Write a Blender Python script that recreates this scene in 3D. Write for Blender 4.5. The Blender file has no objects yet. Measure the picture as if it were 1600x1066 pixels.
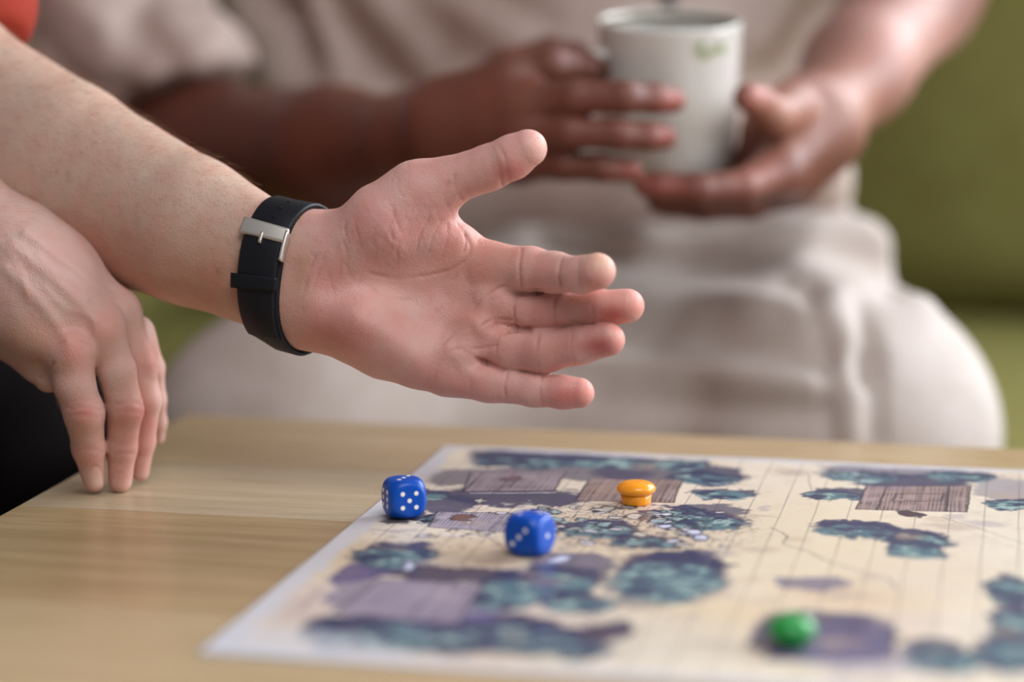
import bpy, bmesh, math, random
import numpy as np
from mathutils import Vector, Matrix

C = bpy.context.scene.collection
SC = bpy.context.scene
R = math.radians
rng = np.random.default_rng(7)
random.seed(7)

# ------------------------------------------------------------------ camera
FPX = 3778.0                       # focal length in pixels of the 1600 wide frame (85 mm)
TZ = 0.45                          # table top height
PITCH, YAW = R(9.07), R(11.95)
CAM = np.array([0.0, 0.0, TZ + 0.299])
FWD = np.array([-math.sin(YAW) * math.cos(PITCH), math.cos(YAW) * math.cos(PITCH), -math.sin(PITCH)])
RGT = np.array([math.cos(YAW), math.sin(YAW), 0.0])
UP = np.cross(RGT, FWD)
M3 = np.stack([RGT, UP, -FWD], axis=1)          # camera axes -> world
cam_data = bpy.data.cameras.new('camera')
cam = bpy.data.objects.new('camera', cam_data)
C.objects.link(cam)
cam_data.lens = 85.0
cam_data.sensor_width = 36.0
cam_data.clip_start = 0.05
mw = Matrix.Identity(4)
for i in range(3):
    for j in range(3):
        mw[i][j] = M3[i, j]
    mw[i][3] = CAM[i]
cam.matrix_world = mw
cam_data.dof.use_dof = True
cam_data.dof.focus_distance = 1.315
cam_data.dof.aperture_fstop = 2.05
cam_data.dof.aperture_blades = 0
SC.camera = cam

# ------------------------------------------------------------------ world, lights, exposure
w = bpy.data.worlds.new('room_light')
SC.world = w
w.use_nodes = True
bg = w.node_tree.nodes['Background']
bg.inputs[0].default_value = (0.93, 0.92, 0.95, 1)
bg.inputs[1].default_value = 0.19
SC.view_settings.view_transform = 'Standard'
SC.view_settings.look = 'None'
SC.view_settings.exposure = 0.0
SC.view_settings.gamma = 1.0
SC.view_settings.use_curve_mapping = False


def area_light(name, loc, target, sx, sy, power, color):
    d = bpy.data.lights.new(name, 'AREA')
    d.shape = 'RECTANGLE'
    d.size, d.size_y = sx, sy
    d.energy = power
    d.color = color
    o = bpy.data.objects.new(name, d)
    o.location = loc
    o.rotation_euler = (Vector(target) - Vector(loc)).to_track_quat('-Z', 'Y').to_euler()
    C.objects.link(o)
    return o


area_light('window_light_back', (1.5, 3.45, 2.0), (0.0, 1.4, 0.5), 2.2, 1.4, 118, (0.89, 0.93, 1.0))
area_light('window_light_side', (2.4, 1.9, 1.35), (0.2, 1.6, 0.5), 1.2, 1.5, 66, (0.90, 0.93, 1.0))
area_light('fill_light_room', (0.30, 0.40, 1.85), (-0.1, 1.4, 0.5), 0.9, 0.9, 17.5, (0.97, 0.96, 0.98))  # added overhead fill near the camera


# ------------------------------------------------------------------ helpers
def lin(r, g, b):
    c = np.array([r, g, b], float) / 255.0
    return np.where(c <= 0.04045, c / 12.92, ((c + 0.055) / 1.055) ** 2.4)


def lin4(r, g, b):
    return tuple(lin(r, g, b)) + (1.0,)


def cpt(px, py, D):
    """pixel and depth -> point in camera axes (metres)"""
    return np.array([(px - 800.0) / FPX * D, -(py - 533.0) / FPX * D, -D])


def to_world(P):
    return np.asarray(P) @ M3.T + CAM


def wpt(px, py, D):
    return to_world(cpt(px, py, D))


def on_plane(px, py, z):
    d = M3 @ np.array([(px - 800.0) / FPX, -(py - 533.0) / FPX, -1.0])
    t = (z - CAM[2]) / d[2]
    return CAM + d * t


def pix(P):
    """camera-axes points -> pixel coordinates"""
    return 800.0 + FPX * P[:, 0] / -P[:, 2], 533.0 - FPX * P[:, 1] / -P[:, 2]


def pix_w(Pw):
    return pix((Pw - CAM) @ M3)


def new_mat(name, color, rough=0.5, metal=0.0, spec=0.5, coat=0.0, sss=0.0):
    m = bpy.data.materials.new(name)
    m.use_nodes = True
    b = m.node_tree.nodes['Principled BSDF']
    b.inputs['Base Color'].default_value = tuple(color[:3]) + (1,)
    b.inputs['Roughness'].default_value = rough
    b.inputs['Metallic'].default_value = metal
    b.inputs['Specular IOR Level'].default_value = spec
    b.inputs['Coat Weight'].default_value = coat
    return m


def nd(m, t, **kw):
    n = m.node_tree.nodes.new(t)
    for k, v in kw.items():
        setattr(n, k, v)
    return n


def add_bump(m, scale, dist, detail=3.0, strength=1.0, coord='Object', kind='noise', stretch=None):
    nt = m.node_tree
    b = nt.nodes['Principled BSDF']
    tc = nd(m, 'ShaderNodeTexCoord')
    src = tc.outputs[coord]
    if stretch:
        mp = nd(m, 'ShaderNodeMapping')
        mp.inputs['Scale'].default_value = stretch
        nt.links.new(src, mp.inputs[0])
        src = mp.outputs[0]
    if kind == 'noise':
        n = nd(m, 'ShaderNodeTexNoise')
        n.inputs['Detail'].default_value = detail
        out = n.outputs[0]
    else:
        n = nd(m, 'ShaderNodeTexVoronoi')
        out = n.outputs[0]
    n.inputs['Scale'].default_value = scale
    nt.links.new(src, n.inputs['Vector'])
    bp = nd(m, 'ShaderNodeBump')
    bp.inputs['Distance'].default_value = dist
    bp.inputs['Strength'].default_value = strength
    nt.links.new(out, bp.inputs['Height'])
    old = b.inputs['Normal'].links
    if old:
        nt.links.new(old[0].from_socket, bp.inputs['Normal'])
    nt.links.new(bp.outputs[0], b.inputs['Normal'])
    return n


def attr_color(m, name='col'):
    a = nd(m, 'ShaderNodeAttribute')
    a.attribute_name = name
    m.node_tree.links.new(a.outputs['Color'], m.node_tree.nodes['Principled BSDF'].inputs['Base Color'])
    return a


def mix_noise(m, c1, c2, scale, detail=4, stretch=None, lo=0.35, hi=0.65):
    nt = m.node_tree
    tc = nd(m, 'ShaderNodeTexCoord')
    mp = nd(m, 'ShaderNodeMapping')
    if stretch:
        mp.inputs['Scale'].default_value = stretch
    n = nd(m, 'ShaderNodeTexNoise')
    n.inputs['Scale'].default_value = scale
    n.inputs['Detail'].default_value = detail
    cr = nd(m, 'ShaderNodeValToRGB')
    cr.color_ramp.elements[0].position = lo
    cr.color_ramp.elements[1].position = hi
    cr.color_ramp.elements[0].color = tuple(c1[:3]) + (1,)
    cr.color_ramp.elements[1].color = tuple(c2[:3]) + (1,)
    nt.links.new(tc.outputs['Object'], mp.inputs[0])
    nt.links.new(mp.outputs[0], n.inputs['Vector'])
    nt.links.new(n.outputs[0], cr.inputs[0])
    nt.links.new(cr.outputs[0], nt.nodes['Principled BSDF'].inputs['Base Color'])
    return mp


def tag(o, label=None, cat=None, group=None, kind=None):
    if label: o['label'] = label
    if cat: o['category'] = cat
    if group: o['group'] = group
    if kind: o['kind'] = kind
    return o


def empty(name, loc, label=None, cat=None, group=None):
    o = bpy.data.objects.new(name, None)
    o.empty_display_size = 0.02
    C.objects.link(o)
    o.location = Vector([float(x) for x in loc])
    return tag(o, label, cat, group)


def mesh_obj(name, V, F, mat, parent=None, origin=(0, 0, 0), smooth=True, cols=None):
    """V in world coordinates; the object's origin (relative to an unrotated parent) is kept at the parent's"""
    V = np.asarray(V, dtype=np.float64)
    if parent is not None:
        origin = np.array(parent.location)
        q = parent
        while q.parent is not None:
            q = q.parent
            origin = origin + np.array(q.location)
    V = V - np.asarray(origin)
    me = bpy.data.meshes.new(name)
    if isinstance(F, np.ndarray):
        k = F.shape[1]
        me.vertices.add(len(V))
        me.vertices.foreach_set('co', V.astype(np.float32).ravel())
        me.loops.add(F.size)
        me.loops.foreach_set('vertex_index', F.astype(np.int32).ravel())
        me.polygons.add(len(F))
        me.polygons.foreach_set('loop_start', np.arange(0, F.size, k, dtype=np.int32))
        me.polygons.foreach_set('loop_total', np.full(len(F), k, dtype=np.int32))
        me.update(calc_edges=True)
    else:
        me.from_pydata([tuple(v) for v in V], [], F)
    if cols is not None:
        a = me.color_attributes.new('col', 'FLOAT_COLOR', 'POINT')
        c4 = np.ones((len(V), 4), np.float32)
        c4[:, :3] = cols
        a.data.foreach_set('color', c4.ravel())
    me.polygons.foreach_set('use_smooth', np.full(len(me.polygons), smooth))
    me.materials.append(mat)
    me.update()
    o = bpy.data.objects.new(name, me)
    C.objects.link(o)
    if parent is not None:
        o.parent = parent
    else:
        o.location = Vector([float(x) for x in origin])
    return o


def bm_obj(name, bm, mat, parent=None, loc=(0, 0, 0), rot=(0, 0, 0), smooth=False):
    me = bpy.data.meshes.new(name)
    bmesh.ops.recalc_face_normals(bm, faces=bm.faces)
    bm.to_mesh(me)
    bm.free()
    me.polygons.foreach_set('use_smooth', np.full(len(me.polygons), smooth))
    me.materials.append(mat)
    o = bpy.data.objects.new(name, me)
    o.location = loc
    o.rotation_euler = rot
    C.objects.link(o)
    if parent is not None:
        o.parent = parent
    return o


def box_bm(x0, x1, y0, y1, z0, z1, bevel=0.0, seg=3, bm=None):
    b = bmesh.new()
    bmesh.ops.create_cube(b, size=1)
    for v in b.verts:
        v.co = Vector((x0 + (v.co.x + .5) * (x1 - x0), y0 + (v.co.y + .5) * (y1 - y0), z0 + (v.co.z + .5) * (z1 - z0)))
    if bevel > 0:
        bmesh.ops.bevel(b, geom=b.edges[:], offset=bevel, segments=seg, profile=0.5, affect='EDGES')
    if bm is not None:
        me = bpy.data.meshes.new('tmp')
        b.to_mesh(me)
        b.free()
        bm.from_mesh(me)
        bpy.data.meshes.remove(me)
        return bm
    return b


def lathe(profile, n=64):
    """profile (r, z) list -> verts, faces around z"""
    V, F = [], []
    for (r, z) in profile:
        for i in range(n):
            a = 2 * math.pi * i / n
            V.append((r * math.cos(a), r * math.sin(a), z))
    for j in range(len(profile) - 1):
        for i in range(n):
            k = (i + 1) % n
            F.append((j * n + i, j * n + k, (j + 1) * n + k, (j + 1) * n + i))
    F.append(tuple(range(n - 1, -1, -1)))
    m = (len(profile) - 1) * n
    F.append(tuple(range(m, m + n)))
    return V, F


# value noise in numpy
def vnoise(P, scale, seed=0):
    Q = P * scale
    I = np.floor(Q).astype(np.int64)
    f = Q - I
    f = f * f * (3 - 2 * f)
    out = np.zeros(len(P))
    dim = P.shape[1]
    for c in range(2 ** dim):
        o = [(c >> k) & 1 for k in range(dim)]
        h = np.full(len(P), seed * 1013 + 7, np.int64)
        wgt = np.ones(len(P))
        for k in range(dim):
            h = (h * 73856093) ^ ((I[:, k] + o[k]) * (19349663 + 2 * k * 4256249))
            wgt = wgt * (f[:, k] if o[k] else 1 - f[:, k])
        h = (h ^ (h >> 13)) * 1274126177
        h = (h ^ (h >> 16)) & 0xffff
        out += wgt * (h / 65535.0)
    return out * 2 - 1


def fnoise(P, scale, seed=0, oct=3):
    a, s, t = 0.0, 1.0, 0.0
    for i in range(oct):
        a = a + s * vnoise(P, scale * 2 ** i, seed + i)
        t += s
        s *= 0.5
    return a / t


# ------------------------------------------------------------------ implicit bodies
def smin(a, b, k):
    h = np.maximum(k - np.abs(a - b), 0.0) / k
    return np.minimum(a, b) - h * h * k * 0.25


def cap(P, a, b, ra, rb, n=None, kf=1.0):
    dt = P.dtype
    a = a.astype(dt); b = b.astype(dt)
    pa = P - a
    ba = b - a
    t = np.clip(pa @ ba / max(float(ba @ ba), 1e-12), 0, 1)
    q = pa - t[:, None] * ba
    if n is not None:
        n = n.astype(dt)
        q = q + np.outer((q @ n) * dt.type(kf - 1.0), n)
    return np.sqrt(np.einsum('ij,ij->i', q, q)) - (dt.type(ra) + dt.type(rb - ra) * t)


def J(px, py, D, r):
    """joint: point in camera axes and radius in metres (r given in pixels at that depth)"""
    return (cpt(px, py, D), r / FPX * D)


CULL = None


def chain(P, js, k=0.004, n=None, kf=1.0):
    d = None
    if CULL is not None:
        pts = np.array([j[0] for j in js])
        c = (pts.min(0) + pts.max(0)) / 2
        rb = max(np.linalg.norm(p - c) + j[1] for p, j in zip(pts, js))
        q = P - c.astype(P.dtype)
        far = np.sqrt(np.einsum('ij,ij->i', q, q)) - P.dtype.type(rb)
        near = far < CULL
        out = far
        if near.any():
            Pn = P[near]
            for (a, ra), (b, rb_) in zip(js[:-1], js[1:]):
                e = cap(Pn, a, b, ra, rb_, n, kf)
                d = e if d is None else smin(d, e, k)
            out[near] = d
        return out
    for (a, ra), (b, rb) in zip(js[:-1], js[1:]):
        c = cap(P, a, b, ra, rb, n, kf)
        d = c if d is None else smin(d, c, k)
    return d


ZA = np.array([0, 0, 1.0])


def mesh_sdf(f0, lo, hi, h, newton=2, cull=None):
    global CULL
    CULL = cull
    f = lambda X: f0(np.ascontiguousarray(X, dtype=np.float32))
    lo = np.asarray(lo, float)
    hi = np.asarray(hi, float)
    B = 8
    nb = np.ceil((hi - lo) / (h * B)).astype(int)
    n = nb * B + 1
    g = np.stack(np.meshgrid(*[np.arange(k) + 0.5 for k in nb], indexing='ij'), -1).reshape(-1, 3)
    fc = f(lo + g * (B * h)).reshape(nb)
    act = np.abs(fc) < B * h * 1.35
    F = np.empty(n, np.float32)
    up = np.repeat(np.repeat(np.repeat(fc, B, 0), B, 1), B, 2)
    F[:-1, :-1, :-1] = up
    F[-1] = F[-2]; F[:, -1] = F[:, -2]; F[:, :, -1] = F[:, :, -2]
    mask = np.zeros(n, bool)
    ma = np.repeat(np.repeat(np.repeat(act, B, 0), B, 1), B, 2)
    for dx in (0, 1):
        for dy in (0, 1):
            for dz in (0, 1):
                mask[dx:dx + ma.shape[0], dy:dy + ma.shape[1], dz:dz + ma.shape[2]] |= ma
    idx = np.argwhere(mask)
    vals = np.empty(len(idx), np.float32)
    for s in range(0, len(idx), 400000):
        vals[s:s + 400000] = f(lo + idx[s:s + 400000] * h)
    F[mask] = vals
    inside = F < 0
    # cells
    c0 = inside[:-1, :-1, :-1]
    cnt = np.zeros(c0.shape, np.uint8)
    for dx in (0, 1):
        for dy in (0, 1):
            for dz in (0, 1):
                cnt += inside[dx:dx + c0.shape[0], dy:dy + c0.shape[1], dz:dz + c0.shape[2]]
    cells = np.argwhere((cnt > 0) & (cnt < 8))
    cid = np.full(c0.shape, -1, np.int32)
    cid[cells[:, 0], cells[:, 1], cells[:, 2]] = np.arange(len(cells))
    corners = [(a, b, c) for a in (0, 1) for b in (0, 1) for c in (0, 1)]
    cv = {c: F[cells[:, 0] + c[0], cells[:, 1] + c[1], cells[:, 2] + c[2]].astype(np.float64) for c in corners}
    acc = np.zeros((len(cells), 3))
    num = np.zeros(len(cells))
    for c in corners:
        for ax in range(3):
            if c[ax] == 0:
                e = list(c); e[ax] = 1; e = tuple(e)
                a, b = cv[c], cv[e]
                m = (a < 0) != (b < 0)
                t = np.where(m, a / np.where(m, a - b, 1), 0)
                p = np.tile(np.array(c, float), (len(cells), 1))
                p[:, ax] += t
                acc += p * m[:, None]
                num += m
    V = lo + (cells + acc / num[:, None]) * h
    quads = []
    for ax in range(3):
        o1, o2 = (ax + 1) % 3, (ax + 2) % 3
        sl0 = [slice(None)] * 3; sl1 = [slice(None)] * 3
        sl0[ax] = slice(0, -1); sl1[ax] = slice(1, None)
        ch = inside[tuple(sl0)] != inside[tuple(sl1)]
        e = np.argwhere(ch)
        e = e[(e[:, o1] > 0) & (e[:, o2] > 0) & (e[:, o1] < c0.shape[o1]) & (e[:, o2] < c0.shape[o2])]
        s = inside[e[:, 0], e[:, 1], e[:, 2]]
        def at(d1, d2):
            q = e.copy()
            q[:, o1] -= d1
            q[:, o2] -= d2
            return cid[q[:, 0], q[:, 1], q[:, 2]]
        q = np.stack([at(1, 1), at(0, 1), at(0, 0), at(1, 0)], 1)
        q[~s] = q[~s][:, ::-1]
        quads.append(q)
    Q = np.concatenate(quads)
    Q = Q[(Q >= 0).all(1)]
    # projection onto the surface and normals
    def grad(P, e):
        k = np.array([[1, -1, -1], [-1, -1, 1], [-1, 1, -1], [1, 1, 1]], float)
        g = np.zeros_like(P)
        v = 0
        for kk in k:
            d = f(P + kk * e)
            g += d[:, None] * kk
            v = v + d
        return g / (4 * e), v / 4
    N = None
    for it in range(newton):
        G, d = grad(V, h * 0.5)
        L = np.sqrt((G * G).sum(1)) + 1e-9
        step = np.clip(d / L, -h, h)
        V = V - G / L[:, None] * step[:, None]
        N = G / L[:, None]
    CULL = None
    return V, Q, N


def seg_dist(x, y, pts):
    d = np.full(len(x), 1e9)
    for (ax, ay), (bx, by) in zip(pts[:-1], pts[1:]):
        dx, dy = bx - ax, by - ay
        t = np.clip(((x - ax) * dx + (y - ay) * dy) / (dx * dx + dy * dy), 0, 1)
        d = np.minimum(d, np.hypot(x - ax - t * dx, y - ay - t * dy))
    return d


def ksmooth(F, V, it=1, lam=0.5):
    """laplacian smoothing of a quad mesh"""
    e = np.concatenate([F[:, [0, 1]], F[:, [1, 2]], F[:, [2, 3]], F[:, [3, 0]]])
    for _ in range(it):
        S = np.zeros_like(V)
        c = np.zeros(len(V))
        for k in range(3):
            S[:, k] = np.bincount(e[:, 0], V[e[:, 1], k], len(V)) + np.bincount(e[:, 1], V[e[:, 0], k], len(V))
        c = np.bincount(e[:, 0], minlength=len(V)) + np.bincount(e[:, 1], minlength=len(V))
        V = V + (S / c[:, None] - V) * lam
    return V


# ------------------------------------------------------------------ setting
m_floor = new_mat('floor_wood', lin(120, 95, 75), 0.5)
mix_noise(m_floor, lin(110, 86, 66), lin(138, 110, 88), 6, stretch=(1, 8, 1))
bm = bmesh.new()
box_bm(-3, 3, -0.5, 3.7, -0.05, 0.0, bm=bm)
tag(bm_obj('floor', bm, m_floor), kind='structure')
m_wall = new_mat('wall_paint', lin(205, 200, 170), 0.8)
add_bump(m_wall, 60, 0.001)
bm = bmesh.new()
for (x0_, x1_, z0_, z1_) in ((-3, 0.38, 0, 2.9), (2.62, 3, 0, 2.9), (0.38, 2.62, 0, 1.28), (0.38, 2.62, 2.72, 2.9)):
    box_bm(x0_, x1_, 3.6, 3.7, z0_, z1_, bm=bm)
tag(bm_obj('wall_back', bm, m_wall), kind='structure')
m_base = new_mat('skirting_paint', lin(225, 222, 215), 0.4)
bm = box_bm(-3, 3, 3.585, 3.6, 0.0, 0.09, 0.003)
tag(bm_obj('baseboard_back', bm, m_base), kind='structure')
win = empty('window_1', (1.5, 3.65, 1.28))
win['kind'] = 'structure'
bm = bmesh.new()
for (x0_, x1_, z0_, z1_) in ((-1.12, -1.06, 0, 1.44), (1.06, 1.12, 0, 1.44), (-1.06, 1.06, 0, .06), (-1.06, 1.06, 1.38, 1.44), (-.03, .03, .06, 1.38)):
    box_bm(x0_, x1_, -0.03, 0.03, z0_, z1_, 0.003, 2, bm=bm)
bm_obj('window_frame', bm, m_base, win)
m_glass = new_mat('window_glass', (1, 1, 1), 0.02)
m_glass.node_tree.nodes['Principled BSDF'].inputs['Transmission Weight'].default_value = 1.0
for x0_ in (-1.06, .03):
    bm_obj('pane', box_bm(x0_, x0_ + 1.03, -0.003, 0.003, .06, 1.38), m_glass, win)

# ------------------------------------------------------------------ table of wide glued boards
corner = on_plane(290, 648, TZ)          # far left corner of the table top
TX0, TY1 = corner[0], corner[1]
TX1, TY0 = TX0 + 1.15, 0.55
table = empty('coffee_table', ((TX0 + TX1) / 2, (TY0 + TY1) / 2, 0.0),
              'pale oak coffee table of wide glued boards under the game map', 'table')
seams = [TY1] + [on_plane(300, y, TZ)[1] for y in (722, 803, 955)] + [0.80, 0.66, TY0]
tones = [((185, 158, 119), (199, 174, 137)), ((183, 163, 133), (197, 178, 149)), ((169, 142, 103), (191, 164, 125)),
         ((187, 162, 125), (199, 176, 139)), ((179, 154, 117), (195, 170, 133)), ((185, 160, 123), (197, 174, 139))]


def wood(name, c1, c2, off):
    m = new_mat(name, lin(*c1), 0.27, spec=0.5)
    mp = mix_noise(m, lin(*c1), lin(*c2), 14, detail=6, stretch=(0.45, 6, 6), lo=0.3, hi=0.7)
    mp.inputs['Location'].default_value = (off, off * 3.1, 0)
    nt = m.node_tree
    # fine dark pores along the grain, mixed over the broad tone
    tc = nd(m, 'ShaderNodeTexCoord')
    mp2 = nd(m, 'ShaderNodeMapping')
    mp2.inputs['Scale'].default_value = (2.0, 60, 60)
    n2 = nd(m, 'ShaderNodeTexNoise')
    n2.inputs['Scale'].default_value = 10
    n2.inputs['Detail'].default_value = 3
    cr = nd(m, 'ShaderNodeValToRGB')
    cr.color_ramp.elements[0].position = 0.35
    cr.color_ramp.elements[1].position = 0.6
    cr.color_ramp.elements[0].color = (0.84, 0.81, 0.77, 1)
    cr.color_ramp.elements[1].color = (1, 1, 1, 1)
    mx = nd(m, 'ShaderNodeMix', data_type='RGBA', blend_type='MULTIPLY')
    mx.inputs['Factor'].default_value = 1.0
    b = nt.nodes['Principled BSDF']
    old = b.inputs['Base Color'].links[0].from_socket
    nt.links.new(tc.outputs['Object'], mp2.inputs[0])
    nt.links.new(mp2.outputs[0], n2.inputs['Vector'])
    nt.links.new(n2.outputs[0], cr.inputs[0])
    nt.links.new(old, mx.inputs[6])
    nt.links.new(cr.outputs[0], mx.inputs[7])
    nt.links.new(mx.outputs[2], b.inputs['Base Color'])
    add_bump(m, 30, 0.0004, stretch=(1, 20, 20))
    return m


for i in range(6):
    m = wood('oak_board_%d' % i, tones[i][0], tones[i][1], i * 1.7)
    bm = box_bm(TX0 - table.location.x, TX1 - table.location.x, seams[i + 1] + 0.0002 - table.location.y,
                seams[i] - 0.0002 - table.location.y, TZ - 0.028, TZ, 0.0006 if 0 < i < 5 else 0.0012, 2)
    bm_obj('board', bm, m, table)
m_leg = wood('oak_leg', (190, 160, 120), (205, 178, 140), 9)
for sx in (-1, 1):
    for sy in (-1, 1):
        hx, hy = (TX1 - TX0) / 2 - 0.05, (TY1 - TY0) / 2 - 0.05
        bm_obj('leg', box_bm(sx * hx - .022, sx * hx + .022, sy * hy - .022, sy * hy + .022, 0, TZ - 0.068, 0.003), m_leg, table)
for sy in (-1, 1):
    bm_obj('apron', box_bm(-hx, hx, sy * hy - .01, sy * hy + .01, TZ - 0.068, TZ - 0.028, 0.001), m_leg, table)

# ------------------------------------------------------------------ sofa
m_green = new_mat('olive_cloth', lin(124, 120, 68), 0.85, spec=0.2)
mix_noise(m_green, lin(120, 115, 62), lin(131, 127, 72), 40)
add_bump(m_green, 900, 0.0006)
add_bump(m_green, 9, 0.006)
SZ = 0.375                                  # seat height
seam_pt = on_plane(1570, 492, SZ)
SY = seam_pt[1] + 0.03                     # front face of the back cushions at seat level
sofa = empty('sofa', (0.25, SY, 0), 'olive green fabric sofa behind the wooden table', 'sofa')


def soft_box(name, x0, x1, y0, y1, z0, z1, r, mat, parent, lean=0.0, puff=0.02):
    def f(P):
        c = np.array([(x0 + x1) / 2, (y0 + y1) / 2, (z0 + z1) / 2])
        hs = np.array([(x1 - x0) / 2, (y1 - y0) / 2, (z1 - z0) / 2])
        Q = P - c
        Q = Q.copy()
        Q[:, 1] -= lean * (P[:, 2] - z0)
        u = np.clip(Q / hs, -1, 1)
        b = puff * (1 - u ** 2)
        prod = np.stack([b[:, 0] * 0 + puff * (1 - u[:, 1] ** 2) * (1 - u[:, 2] ** 2) * 0.3,
                         puff * (1 - u[:, 0] ** 2) * (1 - u[:, 2] ** 2),
                         puff * (1 - u[:, 0] ** 2) * (1 - u[:, 1] ** 2)], 1)
        q = np.abs(Q) - (hs - r - 0.0) - prod
        return np.sqrt((np.maximum(q, 0) ** 2).sum(1)) + np.minimum(q.max(1), 0) - r
    m = puff + 0.03 + abs(lean) * (z1 - z0)
    V, Q, N = mesh_sdf(f, (x0 - m, y0 - m, z0 - m), (x1 + m, y1 + m, z1 + m), 0.012)
    return mesh_obj(name, V, Q, mat, parent)


soft_box('seat_base', -0.95, 1.25, SY - 0.76, SY + 0.25, 0.08, 0.24, 0.03, m_green, sofa, 0, 0.0)
soft_box('seat_cushion', -0.93, 0.16, SY - 0.76, SY + 0.05, 0.24, SZ - 0.01, 0.05, m_green, sofa, 0, 0.015)
soft_box('seat_cushion', 0.17, 1.20, SY - 0.76, SY + 0.05, 0.24, SZ - 0.01, 0.05, m_green, sofa, 0, 0.015)
soft_box('backrest', -0.95, 1.25, SY + 0.17, SY + 0.34, 0.2, 0.84, 0.05, m_green, sofa, 0.12, 0.01)
soft_box('back_cushion', -0.93, 0.16, SY, SY + 0.17, SZ, 0.98, 0.07, m_green, sofa, 0.18, 0.03)
soft_box('back_cushion', 0.17, 1.20, SY, SY + 0.17, SZ, 0.98, 0.07, m_green, sofa, 0.18, 0.03)
soft_box('armrest', 1.22, 1.42, SY - 0.76, SY + 0.3, 0.08, 0.62, 0.06, m_green, sofa, 0, 0.01)
soft_box('armrest', -1.12, -0.94, SY - 0.76, SY + 0.3, 0.08, 0.62, 0.06, m_green, sofa, 0, 0.01)
for x in (-1.0, 1.3):
    for y in (SY - 0.6, SY + 0.24):
        V, F = lathe([(0.015, 0), (0.022, 0.09)], 16)
        mesh_obj('foot', np.array(V) + [x, y, 0], F, m_leg, sofa)

# ------------------------------------------------------------------ the printed map
mcorner = on_plane(316, 1024, TZ)
mback = on_plane(690, 699, TZ)
MX0 = (mcorner[0] + mback[0]) / 2
MY0, MY1 = mcorner[1], mback[1]
MW = 0.60
print('map', mcorner, mback, 'table', corner)


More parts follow.
